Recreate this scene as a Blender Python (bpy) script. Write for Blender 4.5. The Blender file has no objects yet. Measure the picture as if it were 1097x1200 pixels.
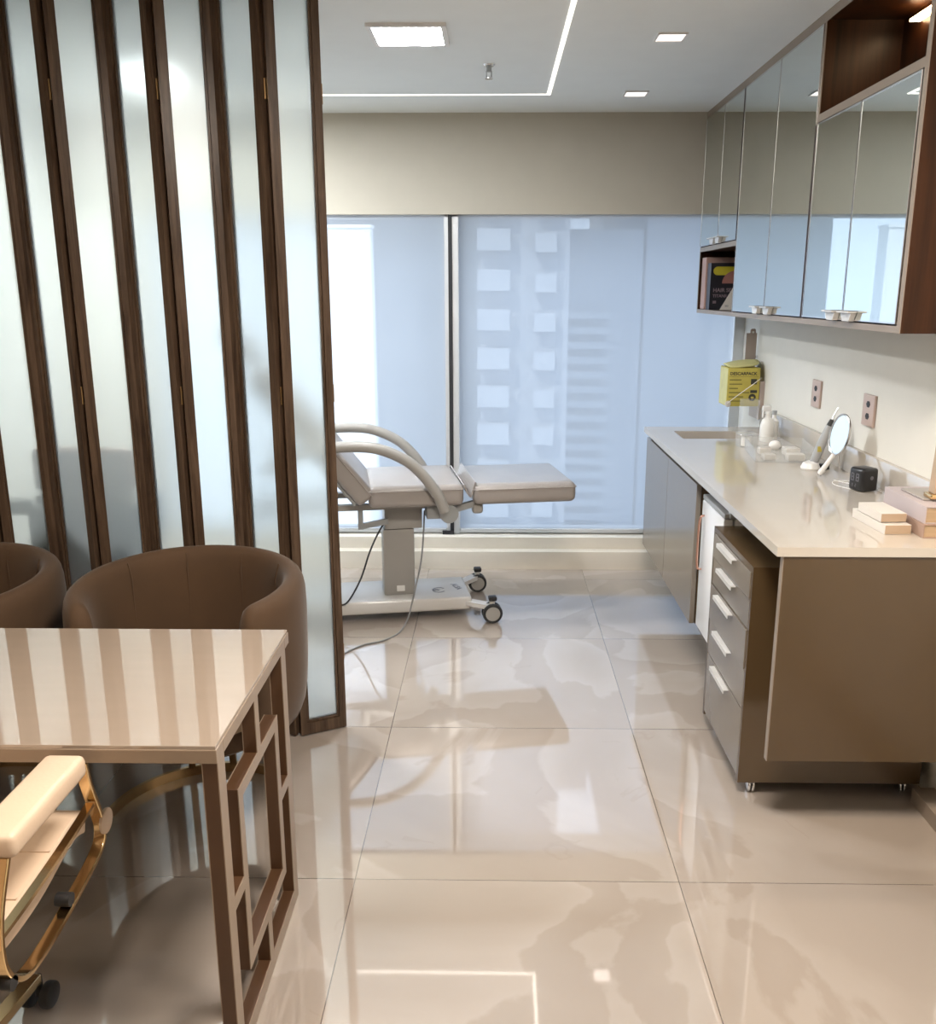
import bpy, bmesh, math, random
from mathutils import Vector, Matrix
random.seed(7)
PI = math.pi
SC = bpy.context.scene
COL = SC.collection

# ------------------------------------------------------------------ camera
F_PX, PITCH, YAW, CAM_H, CX, CY = 1052.6, 0.2434, 0.0161, 1.5886, 563.0, 603.4
cd = bpy.data.cameras.new('camera')
cam = bpy.data.objects.new('camera', cd); COL.objects.link(cam)
cam.location = (0, 0, CAM_H)
cam.rotation_euler = (PI / 2 - PITCH, 0, YAW)
cd.sensor_fit = 'VERTICAL'; cd.sensor_height = 36.0
cd.lens = 36.0 * F_PX / 1200.0
cd.shift_x = -(CX - 548.5) / 1200.0
cd.shift_y = (CY - 600.0) / 1200.0
cd.clip_start = 0.02; cd.clip_end = 500
SC.camera = cam

# ------------------------------------------------------------------ render look
SC.view_settings.view_transform = 'Standard'
SC.view_settings.look = 'None'
SC.view_settings.gamma = 1.0
SC.view_settings.use_curve_mapping = False
SC.view_settings.exposure = 0.0
SC.cycles.max_bounces = 12; SC.cycles.diffuse_bounces = 5; SC.cycles.glossy_bounces = 5
SC.cycles.transmission_bounces = 8; SC.cycles.transparent_max_bounces = 12
SC.cycles.caustics_reflective = False; SC.cycles.caustics_refractive = False
SC.cycles.use_denoising = True
SC.cycles.sample_clamp_indirect = 4.0

# ------------------------------------------------------------------ sky, sun, lights
world = bpy.data.worlds.new('world'); SC.world = world
world.use_nodes = True
bg = world.node_tree.nodes['Background']
bg.inputs['Color'].default_value = (0.68, 0.82, 1.04, 1)
bg.inputs['Strength'].default_value = 2.35

def light(name, kind, loc, energy, color, rot=(0, 0, 0), **kw):
    d = bpy.data.lights.new(name, kind); d.energy = energy; d.color = color
    for k, v in kw.items(): setattr(d, k, v)
    o = bpy.data.objects.new(name, d); COL.objects.link(o); o.location = loc; o.rotation_euler = rot
    return o
light('sun', 'SUN', (0, -20, 40), 4.5, (1.0, 0.96, 0.9), (math.radians(48), 0, math.radians(-28)), angle=0.01)
# daylight entering through the window opening
light('window_portal', 'AREA', (0, 5.6, 1.1), 1.0, (1, 1, 1), (-PI / 2, 0, 0), shape='RECTANGLE', size=3.2, size_y=2.0)
bpy.data.lights['window_portal'].cycles.is_portal = True
# unseen area lamps added to brighten the front half of the room
WARM = (1.0, 0.82, 0.65)
light('fill_lamp_middle', 'AREA', (0.25, 1.35, 2.49), 82, (1.0, 0.90, 0.79), (0, 0, 0), shape='SQUARE', size=0.5)
light('fill_lamp_desk', 'AREA', (-1.4, 0.5, 2.49), 24, WARM, (0, 0, 0), shape='SQUARE', size=0.4)
light('counter_glow_spot', 'SPOT', (1.37, 1.62, 2.44), 45, (1.0, 0.64, 0.27), (math.radians(24), 0, 0), spot_size=0.55, spot_blend=1.0, shadow_soft_size=0.05)  # unseen spot added for the golden glow along the right wall and end panel

light('ceiling_lamp_treatment', 'AREA', (-1.5, 4.2, 2.49), 64, (0.94, 0.98, 1.0), (0, 0, 0), shape='SQUARE', size=0.25)

# ------------------------------------------------------------------ materials
def newmat(name):
    m = bpy.data.materials.new(name); m.use_nodes = True
    nt = m.node_tree
    return m, nt, nt.nodes['Principled BSDF']

def pmat(name, col, rough=0.5, metal=0.0, spec=0.5, var=0.06, scale=8.0, bump=0.0, bscale=200.0, coat=0.0, sheen=0.0, stretch=(1, 1, 1), **kw):
    """plain surface with slight procedural variation in tone and an optional fine bump"""
    m, nt, b = newmat(name)
    N, L = nt.nodes, nt.links
    tc = N.new('ShaderNodeTexCoord'); mp = N.new('ShaderNodeMapping'); mp.inputs['Scale'].default_value = stretch
    L.new(tc.outputs['Object'], mp.inputs['Vector'])
    no = N.new('ShaderNodeTexNoise'); no.inputs['Scale'].default_value = scale; no.inputs['Detail'].default_value = 5
    L.new(mp.outputs['Vector'], no.inputs['Vector'])
    cr = N.new('ShaderNodeValToRGB')
    cr.color_ramp.elements[0].position = 0.3; cr.color_ramp.elements[1].position = 0.7
    cr.color_ramp.elements[0].color = (*[c * (1 - var) for c in col], 1)
    cr.color_ramp.elements[1].color = (*[min(1, c * (1 + var)) for c in col], 1)
    L.new(no.outputs['Fac'], cr.inputs['Fac']); L.new(cr.outputs['Color'], b.inputs['Base Color'])
    b.inputs['Roughness'].default_value = rough; b.inputs['Metallic'].default_value = metal
    b.inputs['Specular IOR Level'].default_value = spec
    if coat: b.inputs['Coat Weight'].default_value = coat; b.inputs['Coat Roughness'].default_value = 0.04
    if sheen: b.inputs['Sheen Weight'].default_value = sheen; b.inputs['Sheen Roughness'].default_value = 0.4
    if bump:
        n2 = N.new('ShaderNodeTexNoise'); n2.inputs['Scale'].default_value = bscale; n2.inputs['Detail'].default_value = 3
        bp = N.new('ShaderNodeBump'); bp.inputs['Strength'].default_value = bump; bp.inputs['Distance'].default_value = 0.002
        L.new(mp.outputs['Vector'], n2.inputs['Vector']); L.new(n2.outputs['Fac'], bp.inputs['Height']); L.new(bp.outputs['Normal'], b.inputs['Normal'])
    for k, v in kw.items(): b.inputs[k].default_value = v
    return m

def emit(name, col, strength):
    m, nt, b = newmat(name)
    b.inputs['Base Color'].default_value = (0.8, 0.8, 0.8, 1)
    b.inputs['Emission Color'].default_value = (*col, 1); b.inputs['Emission Strength'].default_value = strength
    return m

def wood(name, c0, c1, rough=0.35, freq=26.0):
    m, nt, b = newmat(name); N, L = nt.nodes, nt.links
    tc = N.new('ShaderNodeTexCoord'); mp = N.new('ShaderNodeMapping'); mp.inputs['Scale'].default_value = (1, 1, 0.06)
    L.new(tc.outputs['Object'], mp.inputs['Vector'])
    n1 = N.new('ShaderNodeTexNoise'); n1.inputs['Scale'].default_value = freq; n1.inputs['Detail'].default_value = 6; n1.inputs['Distortion'].default_value = 0.6
    n2 = N.new('ShaderNodeTexNoise'); n2.inputs['Scale'].default_value = freq * 7; n2.inputs['Detail'].default_value = 2
    L.new(mp.outputs['Vector'], n1.inputs['Vector']); L.new(mp.outputs['Vector'], n2.inputs['Vector'])
    ad = N.new('ShaderNodeMath'); ad.operation = 'MULTIPLY_ADD'; ad.inputs[1].default_value = 0.25
    L.new(n2.outputs['Fac'], ad.inputs[0]); L.new(n1.outputs['Fac'], ad.inputs[2])
    cr = N.new('ShaderNodeValToRGB'); cr.color_ramp.elements[0].position = 0.42; cr.color_ramp.elements[1].position = 0.8
    cr.color_ramp.elements[0].color = (*c0, 1); cr.color_ramp.elements[1].color = (*c1, 1)
    L.new(ad.outputs[0], cr.inputs['Fac']); L.new(cr.outputs['Color'], b.inputs['Base Color'])
    b.inputs['Roughness'].default_value = rough; b.inputs['Specular IOR Level'].default_value = 0.2
    return m

def floor_material():
    m, nt, b = newmat('polished_porcelain'); N, L = nt.nodes, nt.links
    def M(op, a, c=None, d=None):
        n = N.new('ShaderNodeMath'); n.operation = op
        for i, v in enumerate((a, c, d)):
            if v is None: continue
            if isinstance(v, (int, float)): n.inputs[i].default_value = v
            else: L.new(v, n.inputs[i])
        return n.outputs[0]
    g = N.new('ShaderNodeNewGeometry'); sx = N.new('ShaderNodeSeparateXYZ'); L.new(g.outputs['Position'], sx.inputs[0])
    u = M('DIVIDE', M('ADD', sx.outputs[0], 0.384), 0.9); v = M('DIVIDE', M('SUBTRACT', sx.outputs[1], 2.180), 0.9)
    fu, fv = M('FRACT', u), M('FRACT', v)
    du = M('MINIMUM', fu, M('SUBTRACT', 1.0, fu)); dv = M('MINIMUM', fv, M('SUBTRACT', 1.0, fv))
    grout = M('LESS_THAN', M('MINIMUM', du, dv), 0.0013 / 0.9)
    cu, cv = M('FLOOR', u), M('FLOOR', v)
    cell = N.new('ShaderNodeCombineXYZ'); L.new(cu, cell.inputs[0]); L.new(cv, cell.inputs[1])
    wn = N.new('ShaderNodeTexWhiteNoise'); wn.noise_dimensions = '3D'; L.new(cell.outputs[0], wn.inputs['Vector'])
    off = N.new('ShaderNodeVectorMath'); off.operation = 'MULTIPLY_ADD'; off.inputs[1].default_value = (9, 9, 9)
    L.new(wn.outputs['Color'], off.inputs[0]); L.new(g.outputs['Position'], off.inputs[2])
    # onyx clouds with crisp layered edges
    n1 = N.new('ShaderNodeTexNoise'); n1.inputs['Scale'].default_value = 1.05; n1.inputs['Detail'].default_value = 7; n1.inputs['Roughness'].default_value = 0.45; n1.inputs['Distortion'].default_value = 0.5
    L.new(off.outputs[0], n1.inputs['Vector'])
    cr = N.new('ShaderNodeValToRGB'); e = cr.color_ramp.elements
    e[0].position = 0.0; e[0].color = (0.379, 0.322, 0.277, 1); e[1].position = 1.0; e[1].color = (0.412, 0.356, 0.311, 1)
    for p, c in ((0.38, (0.395, 0.339, 0.294)), (0.452, (0.435, 0.379, 0.333)), (0.462, (0.379, 0.322, 0.277)), (0.545, (0.407, 0.350, 0.305)), (0.553, (0.463, 0.407, 0.362)), (0.64, (0.412, 0.356, 0.311))):
        x = e.new(p); x.color = (*c, 1)
    L.new(n1.outputs['Fac'], cr.inputs['Fac'])
    # thin broken grey veins
    n2 = N.new('ShaderNodeTexNoise'); n2.inputs['Scale'].default_value = 1.1; n2.inputs['Detail'].default_value = 5; n2.inputs['Distortion'].default_value = 0.5
    L.new(off.outputs[0], n2.inputs['Vector'])
    vn = M('SUBTRACT', 1.0, M('MINIMUM', M('DIVIDE', M('ABSOLUTE', M('SUBTRACT', n2.outputs['Fac'], 0.52)), 0.006), 1.0))
    n3 = N.new('ShaderNodeTexNoise'); n3.inputs['Scale'].default_value = 3.0; L.new(off.outputs[0], n3.inputs['Vector'])
    vm = M('MULTIPLY', vn, M('MULTIPLY', M('GREATER_THAN', n3.outputs['Fac'], 0.58), 0.35))
    mx = N.new('ShaderNodeMixRGB'); L.new(vm, mx.inputs[0]); L.new(cr.outputs['Color'], mx.inputs[1]); mx.inputs[2].default_value = (0.34, 0.28, 0.23, 1)
    mg = N.new('ShaderNodeMixRGB'); L.new(grout, mg.inputs[0]); L.new(mx.outputs[0], mg.inputs[1]); mg.inputs[2].default_value = (0.16, 0.13, 0.11, 1)
    L.new(mg.outputs[0], b.inputs['Base Color'])
    b.inputs['Roughness'].default_value = 0.035; b.inputs['IOR'].default_value = 3.3
    return m

def blind_material():
    m, nt, b = newmat('sunscreen_fabric'); N, L = nt.nodes, nt.links
    out = N['Material Output']; N.remove(b)
    tr = N.new('ShaderNodeBsdfTransparent'); tr.inputs[0].default_value = (0.97, 0.98, 1.0, 1)
    tl = N.new('ShaderNodeBsdfTranslucent'); tl.inputs[0].default_value = (0.80, 0.83, 0.88, 1)
    df = N.new('ShaderNodeBsdfDiffuse'); df.inputs[0].default_value = (0.75, 0.78, 0.82, 1)
    tc = N.new('ShaderNodeTexCoord'); no = N.new('ShaderNodeTexNoise'); no.inputs['Scale'].default_value = 1.2
    L.new(tc.outputs['Object'], no.inputs['Vector'])
    mr = N.new('ShaderNodeMapRange'); mr.inputs['From Min'].default_value = 0.3; mr.inputs['From Max'].default_value = 0.7
    mr.inputs['To Min'].default_value = 0.62; mr.inputs['To Max'].default_value = 0.68
    L.new(no.outputs['Fac'], mr.inputs['Value'])
    m1 = N.new('ShaderNodeMixShader'); m1.inputs[0].default_value = 0.25; L.new(tl.outputs[0], m1.inputs[1]); L.new(df.outputs[0], m1.inputs[2])
    m2 = N.new('ShaderNodeMixShader'); L.new(mr.outputs[0], m2.inputs[0]); L.new(tr.outputs[0], m2.inputs[1]); L.new(m1.outputs[0], m2.inputs[2])
    L.new(m2.outputs[0], out.inputs['Surface'])
    return m

def clear_pane_material(name, tint=(0.97, 0.985, 0.98), gloss=0.08, haze=0.0):
    m, nt, b = newmat(name); N, L = nt.nodes, nt.links
    out = N['Material Output']; N.remove(b)
    tr = N.new('ShaderNodeBsdfTransparent'); tr.inputs[0].default_value = (*tint, 1)
    gl = N.new('ShaderNodeBsdfGlossy'); gl.inputs['Roughness'].default_value = 0.02
    lw = N.new('ShaderNodeLayerWeight'); lw.inputs['Blend'].default_value = gloss
    ge = N.new('ShaderNodeNewGeometry'); mm = N.new('ShaderNodeMath'); mm.operation = 'MULTIPLY_ADD'; mm.inputs[1].default_value = -1.0; mm.inputs[2].default_value = 1.0
    L.new(ge.outputs['Backfacing'], mm.inputs[0]); mu = N.new('ShaderNodeMath'); mu.operation = 'MULTIPLY'; L.new(mm.outputs[0], mu.inputs[0]); L.new(lw.outputs['Fresnel'], mu.inputs[1])
    mx = N.new('ShaderNodeMixShader'); L.new(mu.outputs[0], mx.inputs[0]); L.new(tr.outputs[0], mx.inputs[1]); L.new(gl.outputs[0], mx.inputs[2])
    if haze:
        df = N.new('ShaderNodeBsdfDiffuse'); df.inputs[0].default_value = (0.86, 0.87, 0.87, 1)
        mh = N.new('ShaderNodeMixShader'); mh.inputs[0].default_value = haze
        L.new(mx.outputs[0], mh.inputs[1]); L.new(df.outputs[0], mh.inputs[2]); mx = mh
    L.new(mx.outputs[0], out.inputs['Surface'])
    return m

def frosted_material():
    m, nt, b = newmat('frosted_glass'); N, L = nt.nodes, nt.links
    out = N['Material Output']; N.remove(b)
    tl = N.new('ShaderNodeBsdfTranslucent'); tl.inputs[0].default_value = (0.90, 0.94, 0.94, 1)
    rf = N.new('ShaderNodeBsdfRefraction'); rf.inputs['Color'].default_value = (0.95, 0.98, 0.97, 1); rf.inputs['Roughness'].default_value = 0.30; rf.inputs['IOR'].default_value = 1.25
    gl = N.new('ShaderNodeBsdfGlossy'); gl.inputs['Roughness'].default_value = 0.28
    tc = N.new('ShaderNodeTexCoord'); no = N.new('ShaderNodeTexNoise'); no.inputs['Scale'].default_value = 300
    L.new(tc.outputs['Object'], no.inputs['Vector'])
    mr = N.new('ShaderNodeMapRange'); mr.inputs['To Min'].default_value = 0.27; mr.inputs['To Max'].default_value = 0.32
    L.new(no.outputs['Fac'], mr.inputs['Value'])
    m1 = N.new('ShaderNodeMixShader'); L.new(mr.outputs[0], m1.inputs[0]); L.new(rf.outputs[0], m1.inputs[1]); L.new(tl.outputs[0], m1.inputs[2])
    m2 = N.new('ShaderNodeMixShader'); m2.inputs[0].default_value = 0.045; L.new(m1.outputs[0], m2.inputs[1]); L.new(gl.outputs[0], m2.inputs[2])
    L.new(m2.outputs[0], out.inputs['Surface'])
    return m

MAT = dict(
    floor=floor_material(), blind=blind_material(), glass=clear_pane_material('window_glass'),
    acrylic=clear_pane_material('clear_acrylic', (0.985, 0.99, 0.99), 0.22, 0.16), frosted=frosted_material(),
    ceiling=pmat('ceiling_paint', (0.82, 0.86, 0.86), 0.9, var=0.01, spec=0.2),
    wall=pmat('wall_paint', (0.74, 0.72, 0.66), 0.85, var=0.015, spec=0.25),
    band=pmat('valance_paint', (0.52, 0.49, 0.42), 0.8, var=0.02, spec=0.25),
    sill=pmat('sill_stone', (0.74, 0.69, 0.60), 0.3, var=0.05, scale=4),
    alu=pmat('window_aluminium', (0.62, 0.64, 0.66), 0.4, metal=0.3, var=0.03),
    gasket=pmat('black_gasket', (0.015, 0.016, 0.02), 0.6),
    screenwood=wood('screen_walnut', (0.036, 0.021, 0.013), (0.10, 0.064, 0.042), 0.32, 60),
    walnut=wood('cabinet_walnut', (0.012, 0.0042, 0.0016), (0.046, 0.0155, 0.005), 0.35, 22),
    taupe=pmat('taupe_laminate', (0.076, 0.048, 0.023), 0.22, var=0.03, IOR=1.55),
    taupe_lit=pmat('lit_taupe_laminate', (0.17, 0.145, 0.118), 0.2, var=0.03, IOR=1.7),  # same laminate as the carcass, window light painted into a paler tone
    taupe_edge=pmat('taupe_edge_banding', (0.25, 0.205, 0.165), 0.4, var=0.03),
    dark=pmat('shaded_recess', (0.05, 0.048, 0.046), 0.5),
    mirror=pmat('mirror_glass', (0.80, 0.86, 0.85), 0.015, metal=1.0, var=0.004),
    chrome=pmat('brushed_chrome', (0.75, 0.75, 0.76), 0.22, metal=1.0, var=0.04),
    quartz=pmat('cream_quartz', (0.50, 0.455, 0.40), 0.006, var=0.02, scale=3, IOR=2.9),
    white_plastic=pmat('white_plastic', (0.80, 0.80, 0.79), 0.35, var=0.01),
    fridge_white=pmat('white_enamel', (0.82, 0.83, 0.84), 0.25, var=0.01),
    grey_plastic=pmat('grey_plastic', (0.36, 0.37, 0.38), 0.4, var=0.03),
    dgrey_metal=pmat('grey_painted_steel', (0.33, 0.35, 0.36), 0.35, metal=0.4, var=0.03),
    bed_vinyl=pmat('cream_vinyl', (0.33, 0.305, 0.29), 0.3, var=0.03, bump=0.08, bscale=120),
    bed_lit=pmat('bed_base_lit', (0.62, 0.61, 0.59), 0.25, var=0.02),  # brighter copy of the bed paint, window reflection put into its colour
    bed_pale=pmat('bed_cream_paint', (0.34, 0.332, 0.315), 0.35, var=0.02),
    film=clear_pane_material('clear_film', (0.99, 0.99, 0.99), 0.35),
    rubber=pmat('black_rubber', (0.012, 0.012, 0.013), 0.5),
    brass=pmat('brass_steel', (0.40, 0.26, 0.13), 0.3, metal=1.0, var=0.06),
    gold=pmat('polished_gold', (0.78, 0.56, 0.30), 0.14, metal=1.0, var=0.04),
    velvet=pmat('brown_velvet', (0.056, 0.028, 0.0105), 0.85, var=0.12, scale=5, sheen=0.12, bump=0.1, bscale=400),
    velvet_light=pmat('tan_velvet', (0.25, 0.18, 0.12), 0.75, var=0.08, scale=5, sheen=0.3),
    leather=pmat('cream_leather', (0.56, 0.43, 0.32), 0.42, var=0.03, bump=0.12, bscale=150),
    table_top=pmat('cream_lacquered_glass', (0.31, 0.25, 0.20), 0.015, var=0.02, scale=5, stretch=(1, 6, 1), IOR=2.6),
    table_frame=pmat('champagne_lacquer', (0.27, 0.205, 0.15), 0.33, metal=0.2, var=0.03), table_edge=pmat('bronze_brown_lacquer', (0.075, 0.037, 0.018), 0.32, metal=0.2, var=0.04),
    rose=pmat('rose_plate', (0.52, 0.40, 0.35), 0.4, var=0.02),
    yellow=pmat('yellow_cardboard', (0.46, 0.385, 0.07), 0.55, var=0.08, scale=20),
    yellow_pale=pmat('pale_yellow_cardboard', (0.58, 0.54, 0.24), 0.6, var=0.08, scale=20),
    ink=pmat('black_ink', (0.03, 0.03, 0.02), 0.6), ink_olive=pmat('olive_ink', (0.17, 0.15, 0.03), 0.6),
    bracket=pmat('taupe_steel', (0.38, 0.31, 0.27), 0.45, var=0.03),
    satin=pmat('satin_silver', (0.62, 0.62, 0.61), 0.35, metal=0.15), black=pmat('black_plastic', (0.012, 0.012, 0.014), 0.28),
    digit=pmat('dim_lcd_segments', (0.13, 0.13, 0.15), 0.4),
    lilac=pmat('lilac_cover', (0.47, 0.41, 0.42), 0.5, var=0.03), mauve=pmat('mauve_cover', (0.36, 0.25, 0.20), 0.5, var=0.04),
    page=pmat('tan_page_block', (0.42, 0.30, 0.19), 0.7, var=0.10, scale=3, stretch=(1, 1, 150)),
    white_card=pmat('white_card', (0.64, 0.61, 0.57), 0.5, var=0.02), kraft=pmat('beige_card', (0.42, 0.31, 0.22), 0.6, var=0.04),
    plate=pmat('grey_plate', (0.33, 0.30, 0.28), 0.35, var=0.03),
    carton_black=pmat('black_carton', (0.014, 0.014, 0.02), 0.35), carton_pink=pmat('dusty_pink_carton', (0.38, 0.24, 0.20), 0.5),
    carton_yellow=pmat('mustard_print', (0.42, 0.36, 0.02), 0.5), carton_rose=pmat('dusky_rose_print', (0.30, 0.13, 0.11), 0.5),
    pale_text=pmat('dim_pink_print', (0.20, 0.15, 0.17), 0.6), logo=pmat('grey_print', (0.20, 0.20, 0.22), 0.5),
    liquid=pmat('cloudy_white_plastic', (0.80, 0.79, 0.76), 0.3, var=0.02), cotton=pmat('white_cotton', (0.82, 0.80, 0.77), 0.9, var=0.05, scale=40),
    copper=pmat('copper', (0.72, 0.42, 0.33), 0.25, metal=1.0),
    grey_cable=pmat('grey_cable', (0.22, 0.22, 0.22), 0.5), 
    led=emit('led_diffuser', (0.97, 0.985, 1.0), 128.0), led_line=emit('led_line', (1.0, 0.93, 0.82), 2.2),
    led_warm=emit('warm_led', (1.0, 0.70, 0.40), 22.0), spot=emit('spot_diffuser', (1.0, 0.90, 0.84), 1.5),
    bld_white=pmat('white_render', (0.76, 0.77, 0.77), 0.8, var=0.03), bld_far=pmat('dark_grey_render', (0.07, 0.085, 0.10), 0.8), bld_grey=pmat('grey_blue_render', (0.15, 0.17, 0.20), 0.8, var=0.05, scale=0.5),
    bld_pale=pmat('pale_parapet', (0.205, 0.225, 0.25), 0.8), bld_mid=pmat('mid_grey_render', (0.16, 0.18, 0.21), 0.8, var=0.04, scale=0.5), bld_glass=pmat('dark_windows', (0.10, 0.13, 0.17), 0.2),
    asphalt=pmat('street', (0.22, 0.23, 0.24), 0.9),
    stool_brown=pmat('brown_leatherette', (0.30, 0.17, 0.10), 0.5, var=0.05),
)

# ------------------------------------------------------------------ geometry helpers
def box(bm, x0, x1, y0, y1, z0, z1, bev=0.0, seg=2):
    t = bmesh.new()
    bmesh.ops.create_cube(t, size=1.0)
    for v in t.verts:
        v.co = Vector(((x0 + x1) / 2 + v.co.x * (x1 - x0), (y0 + y1) / 2 + v.co.y * (y1 - y0), (z0 + z1) / 2 + v.co.z * (z1 - z0)))
    if bev: bmesh.ops.bevel(t, geom=t.edges[:], offset=bev, segments=seg, profile=0.5, affect='EDGES')
    merge(bm, t); return bm
def merge(bm, t, mtx=None):
    if mtx is not None: bmesh.ops.transform(t, matrix=mtx, verts=t.verts)
    me = bpy.data.meshes.new('tmp'); t.to_mesh(me); t.free(); bm.from_mesh(me); bpy.data.meshes.remove(me)
def cyl(bm, p0, p1, r, r2=None, seg=20, bev=0.0):
    p0, p1 = Vector(p0), Vector(p1); d = p1 - p0
    t = bmesh.new()
    bmesh.ops.create_cone(t, cap_ends=True, segments=seg, radius1=r, radius2=r if r2 is None else r2, depth=d.length)
    if bev:
        es = [e for e in t.edges if abs(e.verts[0].co.z - e.verts[1].co.z) < 1e-6]
        bmesh.ops.bevel(t, geom=es, offset=bev, segments=2, profile=0.5, affect='EDGES')
    q = Vector((0, 0, 1)).rotation_difference(d.normalized()) if d.length > 0 else None
    merge(bm, t, Matrix.Translation((p0 + p1) / 2) @ q.to_matrix().to_4x4()); return bm
def ball(bm, c, r, sx=1, sy=1, sz=1):
    t = bmesh.new(); bmesh.ops.create_uvsphere(t, u_segments=20, v_segments=12, radius=r)
    merge(bm, t, Matrix.Translation(c) @ Matrix.Diagonal((sx, sy, sz, 1))); return bm
def smooth_path(pts, n=6):
    P = [Vector(p) for p in pts]; out = []
    for i in range(len(P) - 1):
        p0 = P[max(0, i - 1)]; p1 = P[i]; p2 = P[i + 1]; p3 = P[min(len(P) - 1, i + 2)]
        for k in range(n):
            t = k / n
            out.append(0.5 * ((2 * p1) + (p2 - p0) * t + (2 * p0 - 5 * p1 + 4 * p2 - p3) * t * t + (3 * p1 - p0 - 3 * p2 + p3) * t ** 3))
    out.append(P[-1]); return out
def sweep(bm, pts, prof, up=(0, 0, 1), closed=False):
    """sweep a closed 2D profile (side, up) along pts"""
    pts = [Vector(p) for p in pts]; n = len(pts); rings = []; up = Vector(up)
    for i, p in enumerate(pts):
        if closed: d = pts[(i + 1) % n] - pts[i - 1]
        else: d = pts[min(n - 1, i + 1)] - pts[max(0, i - 1)]
        d.normalize()
        s = d.cross(up)
        if s.length < 1e-4: s = d.cross(Vector((0, 1, 0.01)))
        s.normalize(); u = s.cross(d)
        rings.append([bm.verts.new(p + s * a + u * b) for a, b in prof])
    m = len(prof)
    for i in range(n if closed else n - 1):
        A, B = rings[i], rings[(i + 1) % n]
        for j in range(m): bm.faces.new((A[j], A[(j + 1) % m], B[(j + 1) % m], B[j]))
    if not closed:
        bm.faces.new(rings[0][::-1]); bm.faces.new(rings[-1])
    return bm
def circ(r, seg=10, sx=1, sy=1): return [(r * sx * math.cos(2 * PI * k / seg), r * sy * math.sin(2 * PI * k / seg)) for k in range(seg)]
def rect(w, h): return [(-w / 2, -h / 2), (w / 2, -h / 2), (w / 2, h / 2), (-w / 2, h / 2)]
def tube(bm, pts, r, seg=10, up=(0, 0, 1)): return sweep(bm, pts, circ(r, seg), up)
def lathe(bm, prof, c=(0, 0, 0), seg=28):
    rings = []; c = Vector(c)
    for r, z in prof:
        if r < 1e-6: rings.append([bm.verts.new(c + Vector((0, 0, z)))])
        else: rings.append([bm.verts.new(c + Vector((r * math.cos(2 * PI * k / seg), r * math.sin(2 * PI * k / seg), z))) for k in range(seg)])
    for A, B in zip(rings, rings[1:]):
        for k in range(seg):
            a, b2 = A[k % len(A)], A[(k + 1) % len(A)]; c2, d = B[(k + 1) % len(B)], B[k % len(B)]
            f = []
            for v in (a, b2, c2, d):
                if v not in f: f.append(v)
            if len(f) > 2: bm.faces.new(f)
    return bm
def prism(bm, poly, axis, a0, a1):
    """poly: 2D points in the two other axes (x,y,z order); extruded along axis a0..a1"""
    def mk(p, a):
        if axis == 'x': return (a, p[0], p[1])
        if axis == 'y': return (p[0], a, p[1])
        return (p[0], p[1], a)
    A = [bm.verts.new(mk(p, a0)) for p in poly]; B = [bm.verts.new(mk(p, a1)) for p in poly]
    bm.faces.new(A[::-1]); bm.faces.new(B)
    n = len(poly)
    for i in range(n): bm.faces.new((A[i], A[(i + 1) % n], B[(i + 1) % n], B[i]))
    return bm
def stadium(cx, cy, w, h, n=8):
    r = h / 2; pts = []
    for k in range(n + 1):
        a = -PI / 2 + PI * k / n; pts.append((cx + w / 2 - r + r * math.cos(a), cy + r * math.sin(a)))
    for k in range(n + 1):
        a = PI / 2 + PI * k / n; pts.append((cx - w / 2 + r + r * math.cos(a), cy + r * math.sin(a)))
    return pts

ROOT = {}
def thing(name, label, cat, loc=(0, 0, 0), rotz=0.0, group=None):
    o = bpy.data.objects.new(name, None); COL.objects.link(o); o.location = loc; o.rotation_euler = (0, 0, rotz)
    o.empty_display_size = 0.1
    o['label'] = label; o['category'] = cat
    if group: o['group'] = group
    ROOT[o.name] = Matrix.Translation(loc) @ Matrix.Rotation(rotz, 4, 'Z')
    return o
def obj(name, bm, mat, parent=None, local=False, smooth=True, label=None, sub=0, bevel=0.0, angle=35):
    """links bm as one mesh object; geometry is given in world coordinates unless local"""
    if parent is not None:
        M = ROOT[parent.name]
        if not local: bmesh.ops.transform(bm, matrix=M.inverted(), verts=bm.verts)
    bmesh.ops.recalc_face_normals(bm, faces=bm.faces)
    me = bpy.data.meshes.new(name); bm.to_mesh(me); bm.free()
    o = bpy.data.objects.new(name, me); COL.objects.link(o)
    me.materials.append(MAT[mat] if isinstance(mat, str) else mat)
    if smooth:
        for p in me.polygons: p.use_smooth = True
        if not sub:
            me.set_sharp_from_angle(angle=math.radians(angle))
    if sub:
        s = o.modifiers.new('subsurf', 'SUBSURF'); s.levels = sub; s.render_levels = sub
    if bevel:
        b = o.modifiers.new('bevel', 'BEVEL'); b.width = bevel; b.segments = 2; b.limit_method = 'ANGLE'
    if parent is not None:
        o.parent = parent; ROOT[o.name] = ROOT[parent.name]
    else: ROOT[o.name] = Matrix.Identity(4)
    if label: o['label'] = label
    return o
def parts(name, bm, mat, parent, local=False, **k):
    """every loose piece of bm becomes a mesh of its own"""
    left = set(bm.verts); out = []
    while left:
        st = [left.pop()]; isl = set(st)
        while st:
            v = st.pop()
            for e in v.link_edges:
                w = e.other_vert(v)
                if w in left: left.discard(w); isl.add(w); st.append(w)
        nb = bmesh.new(); mp = {v: nb.verts.new(v.co) for v in isl}
        for f in bm.faces:
            if f.verts[0] in isl: nb.faces.new([mp[v] for v in f.verts])
        out.append(obj(name, nb, mat, parent, local=local, **k))
    bm.free(); return out
def tag(o, label, cat, group=None):
    o['label'] = label; o['category'] = cat
    if group: o['group'] = group
    return o
def struct(name, bm, mat, parent=None, **k):
    o = obj(name, bm, mat, parent, **k)
    if parent is None: o['kind'] = 'structure'
    return o
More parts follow.
